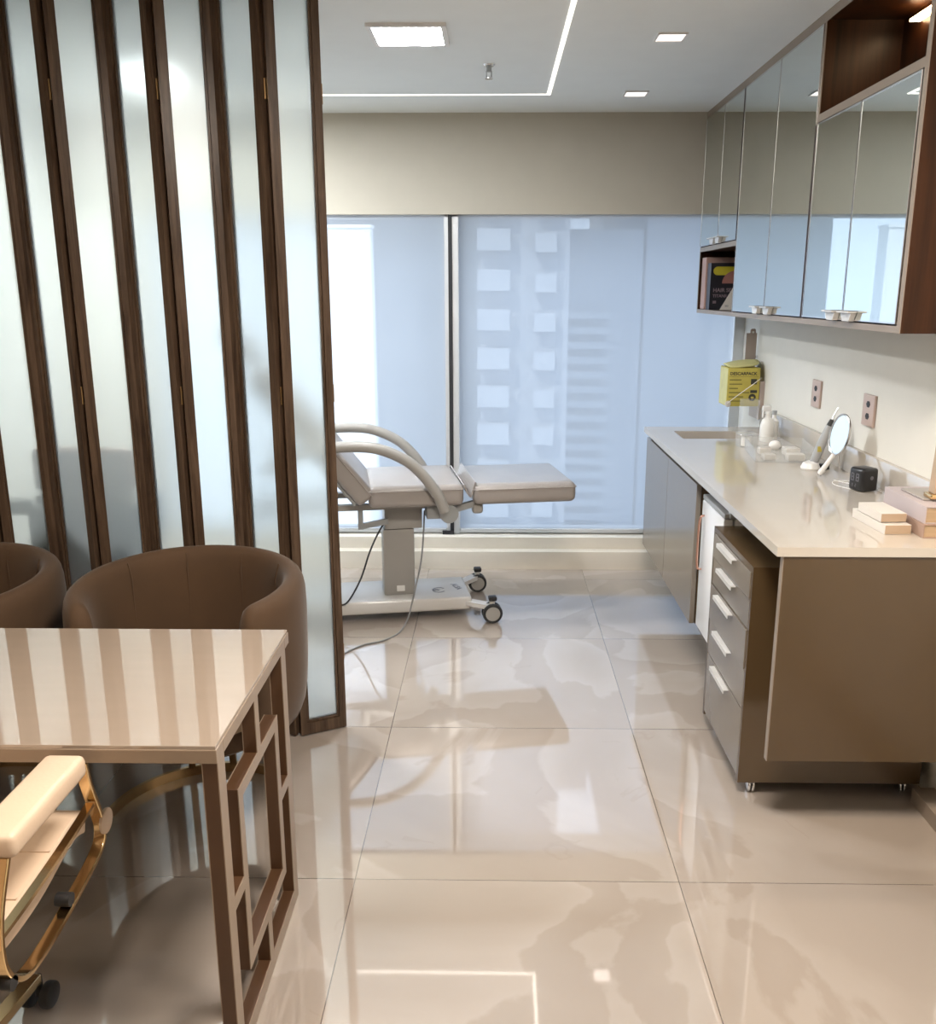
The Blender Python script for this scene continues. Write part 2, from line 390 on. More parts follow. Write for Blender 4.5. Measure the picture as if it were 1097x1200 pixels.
def text(name, body, mat, parent, size, mtx, align='LEFT', extrude=0.0004):
    """lettering in world space; mtx places the text's own x/y plane"""
    c = bpy.data.curves.new(name, 'FONT'); c.body = body; c.size = size; c.offset = size * 0.025; c.align_x = align; c.extrude = extrude
    c.materials.append(MAT[mat])
    tmp = bpy.data.objects.new(name + '_tmp', c); COL.objects.link(tmp)
    dg = bpy.context.evaluated_depsgraph_get(); dg.update()
    me = bpy.data.meshes.new_from_object(tmp.evaluated_get(dg))
    bpy.data.objects.remove(tmp)
    bm = bmesh.new(); bm.from_mesh(me); bpy.data.meshes.remove(me)
    bmesh.ops.transform(bm, matrix=mtx, verts=bm.verts)
    return obj(name, bm, mat, parent, smooth=False)
def frame_mtx(o, ex, ey):
    ex = Vector(ex).normalized(); ey = Vector(ey).normalized(); ez = ex.cross(ey)
    return Matrix(((ex.x, ey.x, ez.x, o[0]), (ex.y, ey.y, ez.y, o[1]), (ex.z, ey.z, ez.z, o[2]), (0, 0, 0, 1)))
def B(): return bmesh.new()

def dup(root, loc, rotz, label, group=None):
    r = root.copy(); COL.objects.link(r); r.location = loc; r.rotation_euler = (0, 0, rotz)
    r['label'] = label
    if group: r['group'] = group
    for ch in list(root.children):
        c = ch.copy(); COL.objects.link(c); c.parent = r
        for g in list(ch.children):
            d = g.copy(); COL.objects.link(d); d.parent = c
    return r

# ================================================================== THE ROOM
XL, XR, YB, YF, ZC = -2.45, 1.41, -2.6, 5.34, 2.52
struct('floor', box(B(), XL, XR, YB, 5.08, -0.08, 0), 'floor', smooth=False)
struct('ceiling', box(B(), XL - .1, XR + .1, YB - .1, YF + .1, ZC, ZC + 0.1), 'ceiling', smooth=False)
struct('wall_left', box(B(), XL - .1, XL, YB, YF, -0.08, ZC), 'wall', smooth=False)
struct('wall_right', box(B(), XR, XR + .1, YB, YF, -0.08, ZC), 'wall', smooth=False)
struct('wall_rear', box(B(), XL, XR, YB - .1, YB, -0.08, ZC), 'taupe', smooth=False)
# plain band above the window that hides the blind rolls
struct('wall_far', box(B(), XL, XR, 5.185, YF + .1, 2.002, ZC), 'band', smooth=False)
struct('wall_window', box(B(), XL, -1.95, 5.185, YF + .1, -0.08, 2.002), 'wall', smooth=False)
b = B(); box(b, XL, XR, 5.07, 5.16, -0.08, 0.108, 0.004); struct('trim_1', b, 'sill')
b = B(); box(b, XL, XR, 5.135, YF, 0.0, 0.178, 0.004); struct('trim_2', b, 'sill')
struct('baseboard_right', box(B(), 1.34, 1.41, 0.2, 2.60, 0, 0.05), 'taupe_edge', smooth=False)

# window: aluminium frame, two panes
wf = B()
box(wf, -1.95, 1.41, 5.235, 5.29, 0.178, 0.215); box(wf, -1.95, 1.41, 5.235, 5.29, 1.985, 2.02)
box(wf, 1.352, 1.41, 5.20, 5.29, 0.215, 1.985); box(wf, -1.95, -1.91, 5.235, 5.29, 0.215, 1.985)
box(wf, -0.285, -0.263, 5.20, 5.29, 0.18, 1.99); box(wf, -0.241, -0.207, 5.20, 5.29, 0.18, 1.99)
w1 = struct('window_1', wf, 'alu', smooth=False)
obj('gasket', box(box(B(), -0.263, -0.241, 5.196, 5.28, 0.18, 2.003), -0.31, -0.241, 5.190, 5.205, 0.178, 0.20), 'gasket', w1, smooth=False)
for x0, x1 in ((-1.91, -0.292), (-0.204, 1.352)):
    obj('pane', box(B(), x0, x1, 5.262, 5.268, 0.215, 1.985), 'glass', w1, smooth=False)

def blind(x0, x1, label):
    t = thing('roller_blind', label, 'blind', ((x0 + x1) / 2, 5.215, 0.2), group='sunscreen roller blinds')
    b = B(); vs = [b.verts.new(p) for p in ((x0, 5.215, 0.212), (x1, 5.215, 0.212), (x1, 5.215, 2.003), (x0, 5.215, 2.003))]; b.faces.new(vs)
    obj('fabric', b, 'blind', t, smooth=False)
    obj('bottom_rail', box(B(), x0, x1, 5.205, 5.225, 0.186, 0.212, 0.004), 'alu', t)
blind(-1.905, -0.286, 'translucent roller blind with a bright sunlit patch, behind the treatment bed seat')
blind(-0.206, 1.348, 'wide bluish translucent roller blind reaching from the black mullion to the worktop')

# ------------------------------------------------------------------ the city outside
struct('ground_outside', box(B(), -60, 80, 6, 140, -31, -30), 'asphalt', smooth=False)
def building(name, label, x0, x1, y0, y1, z1, mat):
    t = thing(name, label, 'building', ((x0 + x1) / 2, y0, -30))
    obj('facade', box(B(), x0, x1, y0, y1, -30, z1), mat, t, smooth=False)
    return t
t = thing('balcony_wall', 'bright white sunlit wall just outside the window behind the bed armrests', 'wall', (-2.8, 8.0, -30))
obj('wall_face', box(B(), -5.2, -1.07, 8.0, 8.2, -30, 2.118), 'bld_white', t, smooth=False)
obj('coping', box(B(), -5.2, -1.06, 7.985, 8.215, 2.118, 2.145), 'bld_white', t, smooth=False)
t = building('apartment_tower', 'grey tower with two stacks of pale balcony parapets beyond the blind', -0.35, 1.75, 22.0, 32, 22, 'bld_mid')
for k in range(12):
    z = 3.9 - k * 0.86 * 1.05
    obj('balcony', box(B(), -0.42, 0.34, 21.5, 22.0, z - 0.48, z, 0.0), 'bld_pale', t, smooth=False)
for k in range(12):
    z = 3.8 - k * 0.90
    obj('balcony', box(B(), 0.92, 1.42, 21.6, 22.0, z - 0.42, z, 0.0), 'bld_pale', t, smooth=False)
t = building('office_tower', 'far tower with thin pale floor slabs and a white penthouse', 2.1, 5.2, 33.0, 44, 3.7, 'bld_grey')
for k in range(16):
    z = 0.9 - k * 0.52
    obj('floor_slab', box(B(), 2.45, 4.05, 32.4, 33.0, z - 0.24, z), 'bld_pale', t, smooth=False)
obj('penthouse', box(B(), 2.1, 3.25, 32.6, 36, 3.7, 4.25), 'bld_white', t, smooth=False)
t = building('plain_tower', 'plain blue-grey building without balconies, beyond the worktop sink', 5.4, 40, 33.5, 60, 25, 'bld_grey')
t = building('backdrop_block', 'added backdrop block closing the sky gap behind the tower with thin floor slabs', 1.2, 5.3, 46.0, 60, 26, 'bld_grey')  # added to keep bright sky out of the floor reflection
t = building('far_block', 'plain grey block far beyond the white sunlit wall', -12, -0.4, 40.0, 60, 25, 'bld_far')

# ================================================================== CEILING FITTINGS
t = thing('ceiling_light', 'square white LED panel light recessed in the ceiling', 'ceiling light', (-0.325, 3.66, ZC))
b = B()
for a in ((-0.47, -0.18, 3.525, 3.545), (-0.47, -0.18, 3.785, 3.805), (-0.47, -0.45, 3.545, 3.785), (-0.20, -0.18, 3.545, 3.785)):
    box(b, *a, ZC - 0.012, ZC + 0.001)
obj('frame', b, 'white_plastic', t, smooth=False)
obj('diffuser', box(B(), -0.45, -0.20, 3.545, 3.785, ZC - 0.008, ZC + 0.0005), 'led', t, smooth=False, label='glowing white diffuser')
b = B(); box(b, -1.9, 0.264, 4.722, 4.738, ZC - 0.003, ZC + 0.001); box(b, 0.248, 0.264, 1.2, 4.722, ZC - 0.003, ZC + 0.001); bmesh.ops.remove_doubles(b, verts=b.verts, dist=1e-4)
tag(obj('led_profile', b, 'led_line', smooth=False), 'thin rectangular line of warm white light set into the ceiling', 'ceiling light')
for x, y, lab in ((0.655, 3.72, 'square recessed spotlight in the ceiling, the nearer of the two by the cabinets'), (0.675, 4.715, 'square recessed spotlight in the ceiling, the farther one beside the window band')):
    t = thing('recessed_spotlight', lab, 'ceiling light', (x, y, ZC), group='recessed ceiling spots')
    b = B(); s = 0.056; w = 0.007
    for a in ((-s, s, -s, -s + w), (-s, s, s - w, s), (-s, -s + w, -s + w, s - w), (s - w, s, -s + w, s - w)):
        box(b, x + a[0], x + a[1], y + a[2], y + a[3], ZC - 0.006, ZC + 0.001)
    obj('trim_ring', b, 'white_plastic', t, smooth=False)
    obj('lens', box(B(), x - s + w, x + s - w, y - s + w, y + s - w, ZC - 0.003, ZC + 0.001), 'spot', t, smooth=False)
t = thing('sprinkler', 'small chrome fire sprinkler hanging from the ceiling', 'sprinkler', (-0.03, 4.14, ZC))
obj('escutcheon', lathe(B(), [(0, 0), (0.026, 0), (0.02, -0.006), (0, -0.006)], (-0.03, 4.14, ZC)), 'chrome', t)
b = B(); cyl(b, (-.03, 4.14, ZC - .005), (-.03, 4.14, ZC - .028), 0.011); box(b, -.043, -.038, 4.136, 4.144, ZC - .052, ZC - .026); box(b, -.022, -.017, 4.136, 4.144, ZC - .052, ZC - .026)
obj('body', b, 'dgrey_metal', t)
obj('deflector', cyl(B(), (-.03, 4.14, ZC - .052), (-.03, 4.14, ZC - .056), 0.017), 'chrome', t)

# ================================================================== FOLDING SCREEN
t = thing('folding_screen', 'zigzag folding partition of frosted glass panels framed in dark walnut', 'folding screen', (-0.556, 3.092, 0))
fold = []
for k in range(6):
    fold.append((-0.556 - 0.336 * k, 3.092)); fold.append((-0.716 - 0.336 * k, 3.009))
ZT = 2.518
for (xa, ya), (xb, yb) in zip(fold, fold[1:]):
    d = Vector((xb - xa, yb - ya, 0)); Lg = d.length; ang = math.atan2(d.y, d.x)
    M = Matrix.Translation((xa, ya, 0)) @ Matrix.Rotation(ang, 4, 'Z')
    e = 0.004; sw = 0.029; th = 0.017
    b = B()
    box(b, e, sw, -th, th, 0.006, ZT); box(b, Lg - sw, Lg - e, -th, th, 0.006, ZT)
    box(b, sw, Lg - sw, -th, th, 0.006, 0.05); box(b, sw, Lg - sw, -th, th, ZT - 0.025, ZT)
    # inner glazing bead, lighter step along the glass
    for (u0, u1, z0, z1) in ((sw, sw + .008, .05, ZT - .025), (Lg - sw - .008, Lg - sw, .05, ZT - .025), (sw, Lg - sw, .05, .058), (sw, Lg - sw, ZT - .033, ZT - .025)):
        box(b, u0, u1, -th * .62, th * .62, z0, z1)
    bmesh.ops.transform(b, matrix=M, verts=b.verts)
    fr = obj('frame', b, 'screenwood', t, smooth=False)
    g = box(B(), sw, Lg - sw, -0.003, 0.003, 0.05, ZT - 0.025); bmesh.ops.transform(g, matrix=M, verts=g.verts)
    obj('frosted_pane', g, 'frosted', fr, smooth=False)
    hb = B()
    for z in (0.30, 1.25, 2.2): cyl(hb, (0, 0, z - .03), (0, 0, z + .03), 0.0035, seg=8)
    bmesh.ops.transform(hb, matrix=M, verts=hb.verts); parts('hinge', hb, 'brass', fr)
    

# ================================================================== WALL CABINET
t = thing('wall_cabinet', 'long walnut wall cabinet with six mirrored doors and open niches', 'cabinet', (1.27, 3.85, 1.475))
X0, X1 = 1.132, 1.408; YN, YX = 2.578, 5.183
b = B()
box(b, X0, X1, YN, YN + .022, 1.475, ZC - .001)                     # near side panel
box(b, X0, X1, YX - .010, YX, 1.495, 2.49)                          # far side panel
box(b, X0, X1, YN + .022, YX, 1.475, 1.495); box(b, X0, X1, YN + .022, YX, 2.49, ZC - .001)
box(b, 1.392, X1, YN + .022, YX, 1.495, 2.49)                       # back
box(b, X0, 1.392, YN + .022, 3.402, 2.166, 2.188)                   # near niche floor
box(b, X0, 1.392, 3.402, 3.420, 1.495, 2.49); box(b, X0 + .02, 1.392, 4.404, 4.420, 1.495, 2.49)
box(b, X0, 1.392, 4.420, YX - .010, 1.802, 1.822)
obj('carcass', b, 'walnut', t, smooth=False)
b = B(); e0, e1 = 1.1295, 1.132
box(b, e0, e1, YN, YN + .022, 1.475, ZC - .001); box(b, e0, e1, YN + .022, YX, 1.475, 1.495); box(b, e0, e1, YN + .022, YX, 2.486, ZC - .001)
box(b, e0, e1, YN + .022, 3.402, 2.164, 2.190); box(b, e0, e1, 3.402, 3.416, 2.164, 2.486); box(b, e0, e1, 4.408, 4.420, 1.495, 1.802)
box(b, e0, e1, 4.420, YX, 1.800, 1.824); box(b, e0, e1, YX - .008, YX, 1.495, 1.80)
obj('edge_banding', b, 'taupe_edge', t, smooth=False, label='taupe front edges')
for y0, y1, z0, z1, hy in ((4.785, 5.176, 1.828, 2.482, 4.84), (4.422, 4.781, 1.828, 2.482, 4.72), (3.890, 4.404, 1.500, 2.482, 3.96), (3.418, 3.886, 1.500, 2.482, 3.80), (3.008, 3.398, 1.500, 2.160, 3.07), (2.604, 3.004, 1.500, 2.160, 2.93)):
    d = obj('door', box(B(), 1.1265, 1.1315, y0 + .003, y1 - .003, z0 + .003, z1 - .003), 'mirror', t, smooth=False)
    b = B()
    for a in ((y0, y0 + .004, z0, z1), (y1 - .004, y1, z0, z1), (y0 + .004, y1 - .004, z0, z0 + .004), (y0 + .004, y1 - .004, z1 - .004, z1)):
        box(b, 1.1255, 1.1318, *a)
    obj('door_edge', b, 'chrome', d, smooth=False)
    # little clip-on pull at the bottom edge
    h = B(); prism(h, [(hy - .048, z0 + .03), (hy + .048, z0 + .03), (hy + .028, z0 - .002), (hy - .028, z0 - .002)], 'x', 1.108, 1.1262)
    prism(h, [(hy - .048, z0 + .03), (hy + .048, z0 + .03), (hy + .048, z0 + .024), (hy - .048, z0 + .024)], 'x', 1.096, 1.1262)
    obj('handle', h, 'satin', d, smooth=False, bevel=0.0015)
obj('strip_light', box(B(), 1.355, 1.388, 2.70, 3.27, 2.448, 2.456), 'led_warm', t, smooth=False, label='lit warm strip lamp under the niche top')

# things in the far low niche
t = thing('cosmetic_box', 'black carton with mustard oval print in the low cabinet niche', 'box', (1.24, 4.95, 1.495))
obj('carton', box(B(), 1.150, 1.345, 4.98, 5.06, 1.4955, 1.738), 'carton_black', t, smooth=False)
yb = 4.98 - 0.0012
obj('oval_print', prism(B(), stadium(1.238, 1.697, 0.150, 0.044), 'y', yb, yb + .0011), 'carton_yellow', t, smooth=False)
b = B(); pts = [(1.212, 1.632)] + [(1.212 + 0.066 + 0.066 * math.cos(PI - a * PI / 16), 1.632 + 0.066 * math.sin(a * PI / 16)) for a in range(17)]
prism(b, pts, 'y', yb - .0006, yb + .0004); obj('rose_print', b, 'carton_rose', t, smooth=False)
text('lettering', 'HAIR SET', 'pale_text', t, 0.028, frame_mtx((1.166, yb, 1.588), (1, 0, 0), (0, 0, 1)))
text('lettering', 'TITANIUM', 'pale_text', t, 0.022, frame_mtx((1.166, yb, 1.560), (1, 0, 0), (0, 0, 1)))
obj('seal', box(B(), 1.168, 1.186, yb, yb + .001, 1.528, 1.542), 'pale_text', t, smooth=False)
tag(obj('gift_box', box(B(), 1.142, 1.36, 5.07, 5.165, 1.4955, 1.770, .003), 'carton_pink', smooth=False), 'dusty pink box standing behind the black carton in the niche', 'box')
t = thing('leaflet', 'white leaflet leaning in front of the black carton in the niche', 'leaflet', (1.25, 4.90, 1.495))
b = B(); prism(b, [(1.188, 1.4955), (1.275, 1.4955), (1.275, 1.650)], 'y', 4.900, 4.903)
obj('paper', b, 'white_card', t, smooth=False)
text('lettering', 'ISO', 'logo', t, 0.012, frame_mtx((1.215, 4.8993, 1.512), (1, 0, 0), (0, 0, 1)))
# ================================================================== COUNTER
t = thing('worktop', 'long cream quartz worktop with backsplash and taupe end panel', 'worktop', (1.1, 3.5, 0.9))
b = B(); Z0, Z1 = 0.873, 0.900; SX0, SX1, SY0, SY1 = 0.912, 1.230, 4.315, 4.560
box(b, 0.787, SX0, 2.412, 4.715, Z0, Z1); box(b, SX1, 1.409, 2.412, 4.715, Z0, Z1)
box(b, SX0, SX1, 2.412, SY0, Z0, Z1); box(b, SX0, SX1, SY1, 4.715, Z0, Z1)
bmesh.ops.remove_doubles(b, verts=b.verts, dist=1e-5)
obj('slab', b, 'quartz', t, smooth=False)
obj('backsplash', box(B(), 1.388, 1.409, 2.412, 4.715, 0.900, 1.000, .002), 'quartz', t)
ep = obj('end_panel', box(B(), 0.809, 1.400, 2.418, 2.440, 0.241, 0.872), 'taupe', t, smooth=False)
obj('panel_edge', box(B(), 0.8065, 0.809, 2.418, 2.440, 0.241, 0.872), 'taupe_edge', ep, smooth=False)
obj('back_panel', box(B(), 1.385, 1.400, 2.440, 3.495, 0.241, 0.872), 'taupe', t, smooth=False)
obj('fridge_shelf', box(B(), 0.84, 1.384, 3.135, 3.495, 0.241, 0.259), 'taupe', t, smooth=False)
t = thing('sink', 'rectangular inset sink at the window end of the worktop', 'sink', (1.07, 4.44, 0.7))
b = B(); w = 0.006
box(b, SX0 + .001, SX0 + w, SY0 + .001, SY1 - .001, 0.74, 0.893); box(b, SX1 - w, SX1 - .001, SY0 + .001, SY1 - .001, 0.74, 0.893)
box(b, SX0 + w, SX1 - w, SY0 + .001, SY0 + w, 0.74, 0.893); box(b, SX0 + w, SX1 - w, SY1 - w, SY1 - .001, 0.74, 0.893); box(b, SX0 + w, SX1 - w, SY0 + w, SY1 - w, 0.74, 0.746)
obj('basin', b, 'quartz', t, smooth=False)
obj('drain', lathe(B(), [(0, .004), (.03, .004), (.034, 0), (0, 0)], (1.07, 4.44, 0.746)), 'chrome', t)

t = thing('sink_cabinet', 'suspended taupe two-door base cabinet below the sink', 'cabinet', (1.1, 4.1, 0.25))
b = B()
box(b, 0.826, 1.398, 3.500, 3.518, 0.262, 0.871); box(b, 0.826, 1.398, 4.690, 4.708, 0.262, 0.871)
box(b, 0.826, 1.398, 3.518, 4.690, 0.262, 0.280); box(b, 1.383, 1.398, 3.518, 4.690, 0.280, 0.871); box(b, 0.845, 0.860, 3.518, 4.690, 0.81, 0.871)
obj('carcass', b, 'taupe', t, smooth=False)
obj('finger_groove', box(B(), 0.838, 0.846, 3.518, 4.690, 0.842, 0.871), 'dark', t, smooth=False)  # shade of the gap under the slab, painted as a dark strip
for y0, y1 in ((4.108, 4.708), (3.502, 4.104)):
    obj('door', box(B(), 0.804, 0.824, y0, y1, 0.262, 0.846, .0012), 'taupe_lit', t, smooth=False)

# bar fridge hung between the cabinets
t = thing('mini_fridge', 'small white fridge with grey top between sink cabinet and drawers', 'fridge', (1.05, 3.31, 0.26))
obj('body', box(B(), 0.868, 1.33, 3.150, 3.485, 0.260, 0.795, .006), 'fridge_white', t)
dr = obj('door', box(B(), 0.826, 0.862, 3.150, 3.485, 0.264, 0.792, .006), 'fridge_white', t)
obj('door_cap', box(B(), 0.828, 0.872, 3.148, 3.487, 0.793, 0.812, .003), 'grey_plastic', dr)
obj('top_lid', box(B(), 0.880, 1.33, 3.146, 3.489, 0.796, 0.818, .004), 'grey_plastic', t, label='grey plastic top')
obj('hinge', box(B(), 0.845, 0.905, 3.135, 3.17, 0.796, 0.824, .005), 'grey_plastic', t)
h = B(); sweep(h, smooth_path([(0.828, 3.44, .735), (0.812, 3.44, .728), (0.807, 3.44, .69), (0.806, 3.44, .60), (0.809, 3.44, .525), (0.828, 3.44, .515)]), circ(.0045, 8), up=(0, 1, 0))
obj('handle', h, 'copper', dr, label='copper bow handle')

# rolling drawer unit
t = thing('drawer_unit', 'taupe rolling pedestal of five drawers under the worktop', 'drawer unit', (1.1, 2.88, 0))
b = B(); DX0, DX1, DY0, DY1 = 0.808, 1.372, 2.622, 3.122
box(b, .788, DX1, DY0, DY0 + .016, .05, .757); box(b, .788, DX1, DY1 - .016, DY1, .05, .757); box(b, 0.788, DX1, DY0, DY1, .757, .776)
box(b, DX0, DX1, DY0 + .016, DY1 - .016, .05, .062); box(b, DX1 - .016, DX1, DY0 + .018, DY1 - .018, .068, .757); box(b, DX0 + .004, DX0 + .02, DY0 + .018, DY1 - .018, .068, .757)
obj('carcass', b, 'taupe', t, smooth=False)
zs = [.754, .664, .566, .432, .298, .063]
for k in range(5):
    pull = (.003, .0, .004, .0, .0)[k]
    d = obj('drawer', box(B(), 0.788 - pull, 0.807, DY0 + .019, DY1 - .019, zs[k + 1] + .004, zs[k], .001), 'taupe_lit', t, smooth=False)
    z = zs[k] - .008; x = 0.788 - pull
    h = B(); prism(h, [(x, z - .003), (x, z), (x - .018, z), (x - .018, z - .014), (x - .0155, z - .014), (x - .0155, z - .003)], 'y', 2.80, 3.0)
    obj('handle', h, 'satin', d, smooth=False)
for x, y in ((.84, 2.66), (.84, 3.085), (1.33, 2.66), (1.33, 3.085)):
    c = B(); cyl(c, (x - .011, y, .024), (x - .002, y, .024), .024, bev=.003); cyl(c, (x + .002, y, .024), (x + .011, y, .024), .024, bev=.003); cyl(c, (x, y, .03), (x, y, .0495), .008)
    obj('caster', c, 'chrome', t)

# ------------------------------------------------------------------ wall fittings over the counter
for y0, y1, lab in ((3.905, 4.005, 'rose double power outlet on the wall, the one nearer the window'), (3.335, 3.440, 'rose double power outlet on the wall behind the standing mirror and clock')):
    t = thing('power_outlet', lab, 'outlet', (1.409, (y0 + y1) / 2, 1.15), group='power outlets over the worktop')
    obj('plate', box(B(), 1.399, 1.4095, y0, y1, 1.098, 1.216, .003), 'rose', t)
    for z in (1.135, 1.18):
        yc = (y0 + y1) / 2; s = B(); pts = [(yc + .017 * math.cos(k * PI / 3), z + .013 * math.sin(k * PI / 3)) for k in range(6)]
        prism(s, pts, 'x', 1.3975, 1.3995); obj('socket', s, 'rubber', t, smooth=False)

t = thing('wall_bracket', 'taupe metal holder on the wall corner carrying the sharps box', 'bracket', (1.38, 4.9, 1.15))
b = B(); box(b, 1.342, 1.398, 4.905, 4.910, 1.0, 1.375); prism(b, [(1.362, 1.375), (1.390, 1.375), (1.390, 1.392), (1.384, 1.398), (1.368, 1.398), (1.362, 1.392)], 'y', 4.905, 4.910)
obj('back_plate', b, 'bracket', t, smooth=False)
obj('hook_hole', cyl(B(), (1.376, 4.9035, 1.380), (1.376, 4.9052, 1.380), .006, seg=12), 'white_plastic', t)
obj('side_plate', box(B(), 1.384, 1.4095, 4.735, 4.910, 0.935, 1.135, .001), 'bracket', t, smooth=False)
obj('wall_plug', cyl(B(), (1.398, 4.9075, 1.25), (1.409, 4.9075, 1.25), .008, seg=10), 'chrome', t)

t = thing('sharps_box', 'yellow cardboard sharps disposal box hanging on the wall bracket', 'sharps box', (1.29, 4.8, 1.0))
SB = (1.215, 1.382, 4.735, 4.90, 1.005, 1.205)
obj('carton', box(B(), *SB, .003), 'yellow', t)
obj('side_face', box(B(), 1.2135, 1.2148, 4.74, 4.895, 1.01, 1.20), 'yellow_pale', t, smooth=False, label='pale printed side')
b = B()
vs = [(1.213, 4.732, 1.206), (1.30, 4.728, 1.214), (1.384, 4.735, 1.222), (1.213, 4.82, 1.224), (1.30, 4.81, 1.246), (1.384, 4.82, 1.250), (1.213, 4.90, 1.212), (1.30, 4.90, 1.238), (1.384, 4.90, 1.232)]
V = [b.verts.new(p) for p in vs]
for i, j in ((0, 1), (1, 2), (3, 4), (4, 5)): b.faces.new((V[i], V[j], V[j + 3], V[i + 3]))
lid = obj('lid_flap', b, 'yellow_pale', t, sub=2)
sd = lid.modifiers.new('solid', 'SOLIDIFY'); sd.thickness = 0.004
yb = 4.735 - .0008
text('lettering', 'DESCARPACK', 'ink', t, 0.0225, frame_mtx((1.224, yb, 1.168), (1, 0, 0), (0, 0, 1)))
b = B(); box(b, 1.222, 1.372, yb, yb + .0008, 1.158, 1.160)
for k, (x0, x1) in enumerate(((1.224, 1.285), (1.224, 1.29), (1.224, 1.27), (1.224, 1.33), (1.224, 1.30), (1.224, 1.29))):
    z = 1.146 - k * .022; box(b, x0, x1, yb, yb + .0008, z - .006, z)
parts('printed_line', b, 'ink_olive', t, smooth=False)
b = B(); cyl(b, (1.347, yb + .0008, 1.052), (1.347, yb, 1.052), .019, seg=20); box(b, 1.335, 1.37, yb, yb + .0008, 1.075, 1.090); box(b, 1.335, 1.365, yb, yb + .0008, 1.12, 1.148)
parts('hazard_symbol', b, 'ink', t, smooth=False)
b = B(); prism(b, stadium(1.347, 1.052, .016, .008), 'y', yb - .0006, yb + .0002); obj('symbol_core', b, 'yellow', t, smooth=False)
b = B(); tube(b, smooth_path([(1.218, 4.730, 1.022), (1.27, 4.726, 1.065), (1.33, 4.726, 1.11), (1.388, 4.728, 1.155)]), .0018, 6); obj('strap', b, 'cotton', t)
obj('torn_label', ball(B(), (1.222, 4.733, 1.018), .014, 1.1, .3, 1.2), 'white_card', t)

# ------------------------------------------------------------------ things on the counter
ZK = 0.9005
t = thing('spray_bottle', 'milky white spray bottle standing by the backsplash near the sink', 'bottle', (1.29, 4.25, ZK))
obj('bottle_body', lathe(B(), [(0, 0), (.031, 0), (.033, .01), (.033, .075), (.026, .10), (.013, .115), (.012, .13), (0, .13)], (1.29, 4.25, ZK)), 'liquid', t)
b = B(); cyl(b, (1.29, 4.25, ZK + .13), (1.29, 4.25, ZK + .142), .015); box(b, 1.262, 1.302, 4.24, 4.26, ZK + .142, ZK + .168, .004); box(b, 1.262, 1.27, 4.245, 4.255, ZK + .11, ZK + .145, .003)
obj('spray_head', b, 'white_plastic', t)
t = thing('lotion_bottle', 'second white bottle just behind the spray bottle by the wall', 'bottle', (1.345, 4.33, ZK))
obj('bottle_body', lathe(B(), [(0, 0), (.022, 0), (.022, .085), (.01, .10), (.01, .115), (0, .115)], (1.345, 4.33, ZK)), 'liquid', t)
obj('cap', cyl(B(), (1.345, 4.33, ZK + .115), (1.345, 4.33, ZK + .135), .011), 'grey_plastic', t)
tag(obj('tissue_holder', box(B(), 1.275, 1.36, 4.63, 4.70, ZK, ZK + .15), 'acrylic', smooth=False), 'clear acrylic holder at the far end of the worktop below the sharps box', 'holder')
TM = Matrix.Translation((1.23, 3.85, ZK)) @ Matrix.Rotation(math.radians(-8), 4, 'Z')
b = B(); L, W, H = .125, .17, .055
box(b, -L, L, -W, W, 0, .003); box(b, -L, -L + .003, -W, W, .003, H); box(b, L - .003, L, -W, W, .003, H); box(b, -L, L, -W, -W + .003, .003, H); box(b, -L, L, W - .003, W, .003, H)
bmesh.ops.remove_doubles(b, verts=b.verts, dist=1e-5); bmesh.ops.transform(b, matrix=TM, verts=b.verts)
tag(obj('acrylic_tray', b, 'acrylic', smooth=False), 'low clear acrylic tray of cosmetics on the worktop', 'tray')
def tray_pt(u, v): 
    p = TM @ Vector((u, v, 0)); return p.x, p.y
for u, v, w, d, h, lab in ((.045, -.115, .07, .045, .028, 'flat white box at the front right inside the acrylic tray'), (.05, .02, .06, .07, .032, 'white box in the middle of the acrylic tray'), (-.06, -.10, .05, .05, .022, 'small square white packet at the front left of the acrylic tray'), (-.06, .03, .05, .045, .03, 'white packet along the left side of the acrylic tray')):
    x, y = tray_pt(u, v)
    tag(obj('cosmetic_packet', box(B(), x - w / 2, x + w / 2, y - d / 2, y + d / 2, ZK + .0035, ZK + .0035 + h, .003), 'white_card'), lab, 'packet', 'packets in the acrylic tray')
x, y = tray_pt(.0, .125)
tag(obj('cotton_ball', ball(B(), (x, y, ZK + .0035 + .022), .023, 1.2, 1, .95), 'cotton'), 'tuft of white cotton at the far end of the acrylic tray', 'cotton')
t = thing('acrylic_box', 'small clear acrylic box with a white lid beside the bottle', 'box', (1.155, 4.10, ZK))
b = B(); box(b, 1.115, 1.195, 4.06, 4.14, ZK, ZK + .055); obj('shell', b, 'acrylic', t, smooth=False)
obj('lid', box(B(), 1.113, 1.197, 4.058, 4.142, ZK + .0555, ZK + .062, .002), 'acrylic', t)
obj('swabs', cyl(B(), (1.155, 4.10, ZK + .003), (1.155, 4.10, ZK + .045), .024), 'cotton', t)

t = thing('derma_pen', 'grey handheld skin pen leaning upright in its white dock', 'skin device', (1.285, 3.56, ZK))
obj('dock', lathe(B(), [(0, 0), (.036, 0), (.038, .006), (.03, .024), (.014, .032), (0, .032)], (1.265, 3.56, ZK)), 'white_plastic', t)
obj('dock_clip', box(B(), 1.305, 1.335, 3.54, 3.58, ZK, ZK + .02, .004), 'rubber', t)
p0, p1 = Vector((1.275, 3.56, ZK + .02)), Vector((1.322, 3.55, 1.075))
d = (p1 - p0)
obj('pen_body', cyl(cyl(B(), p0, p0 + d * .5, .016, .019, bev=.003), p0 + d * .5, p1, .019, .013), 'grey_plastic', t)
obj('neck', cyl(B(), p1, p1 + d * .16, .012, .008), 'rubber', t)
obj('tip', cyl(B(), p1 + d * .16, p1 + d * .16 + Vector((.02, 0, .048)), .0035, .0025), 'chrome', t)
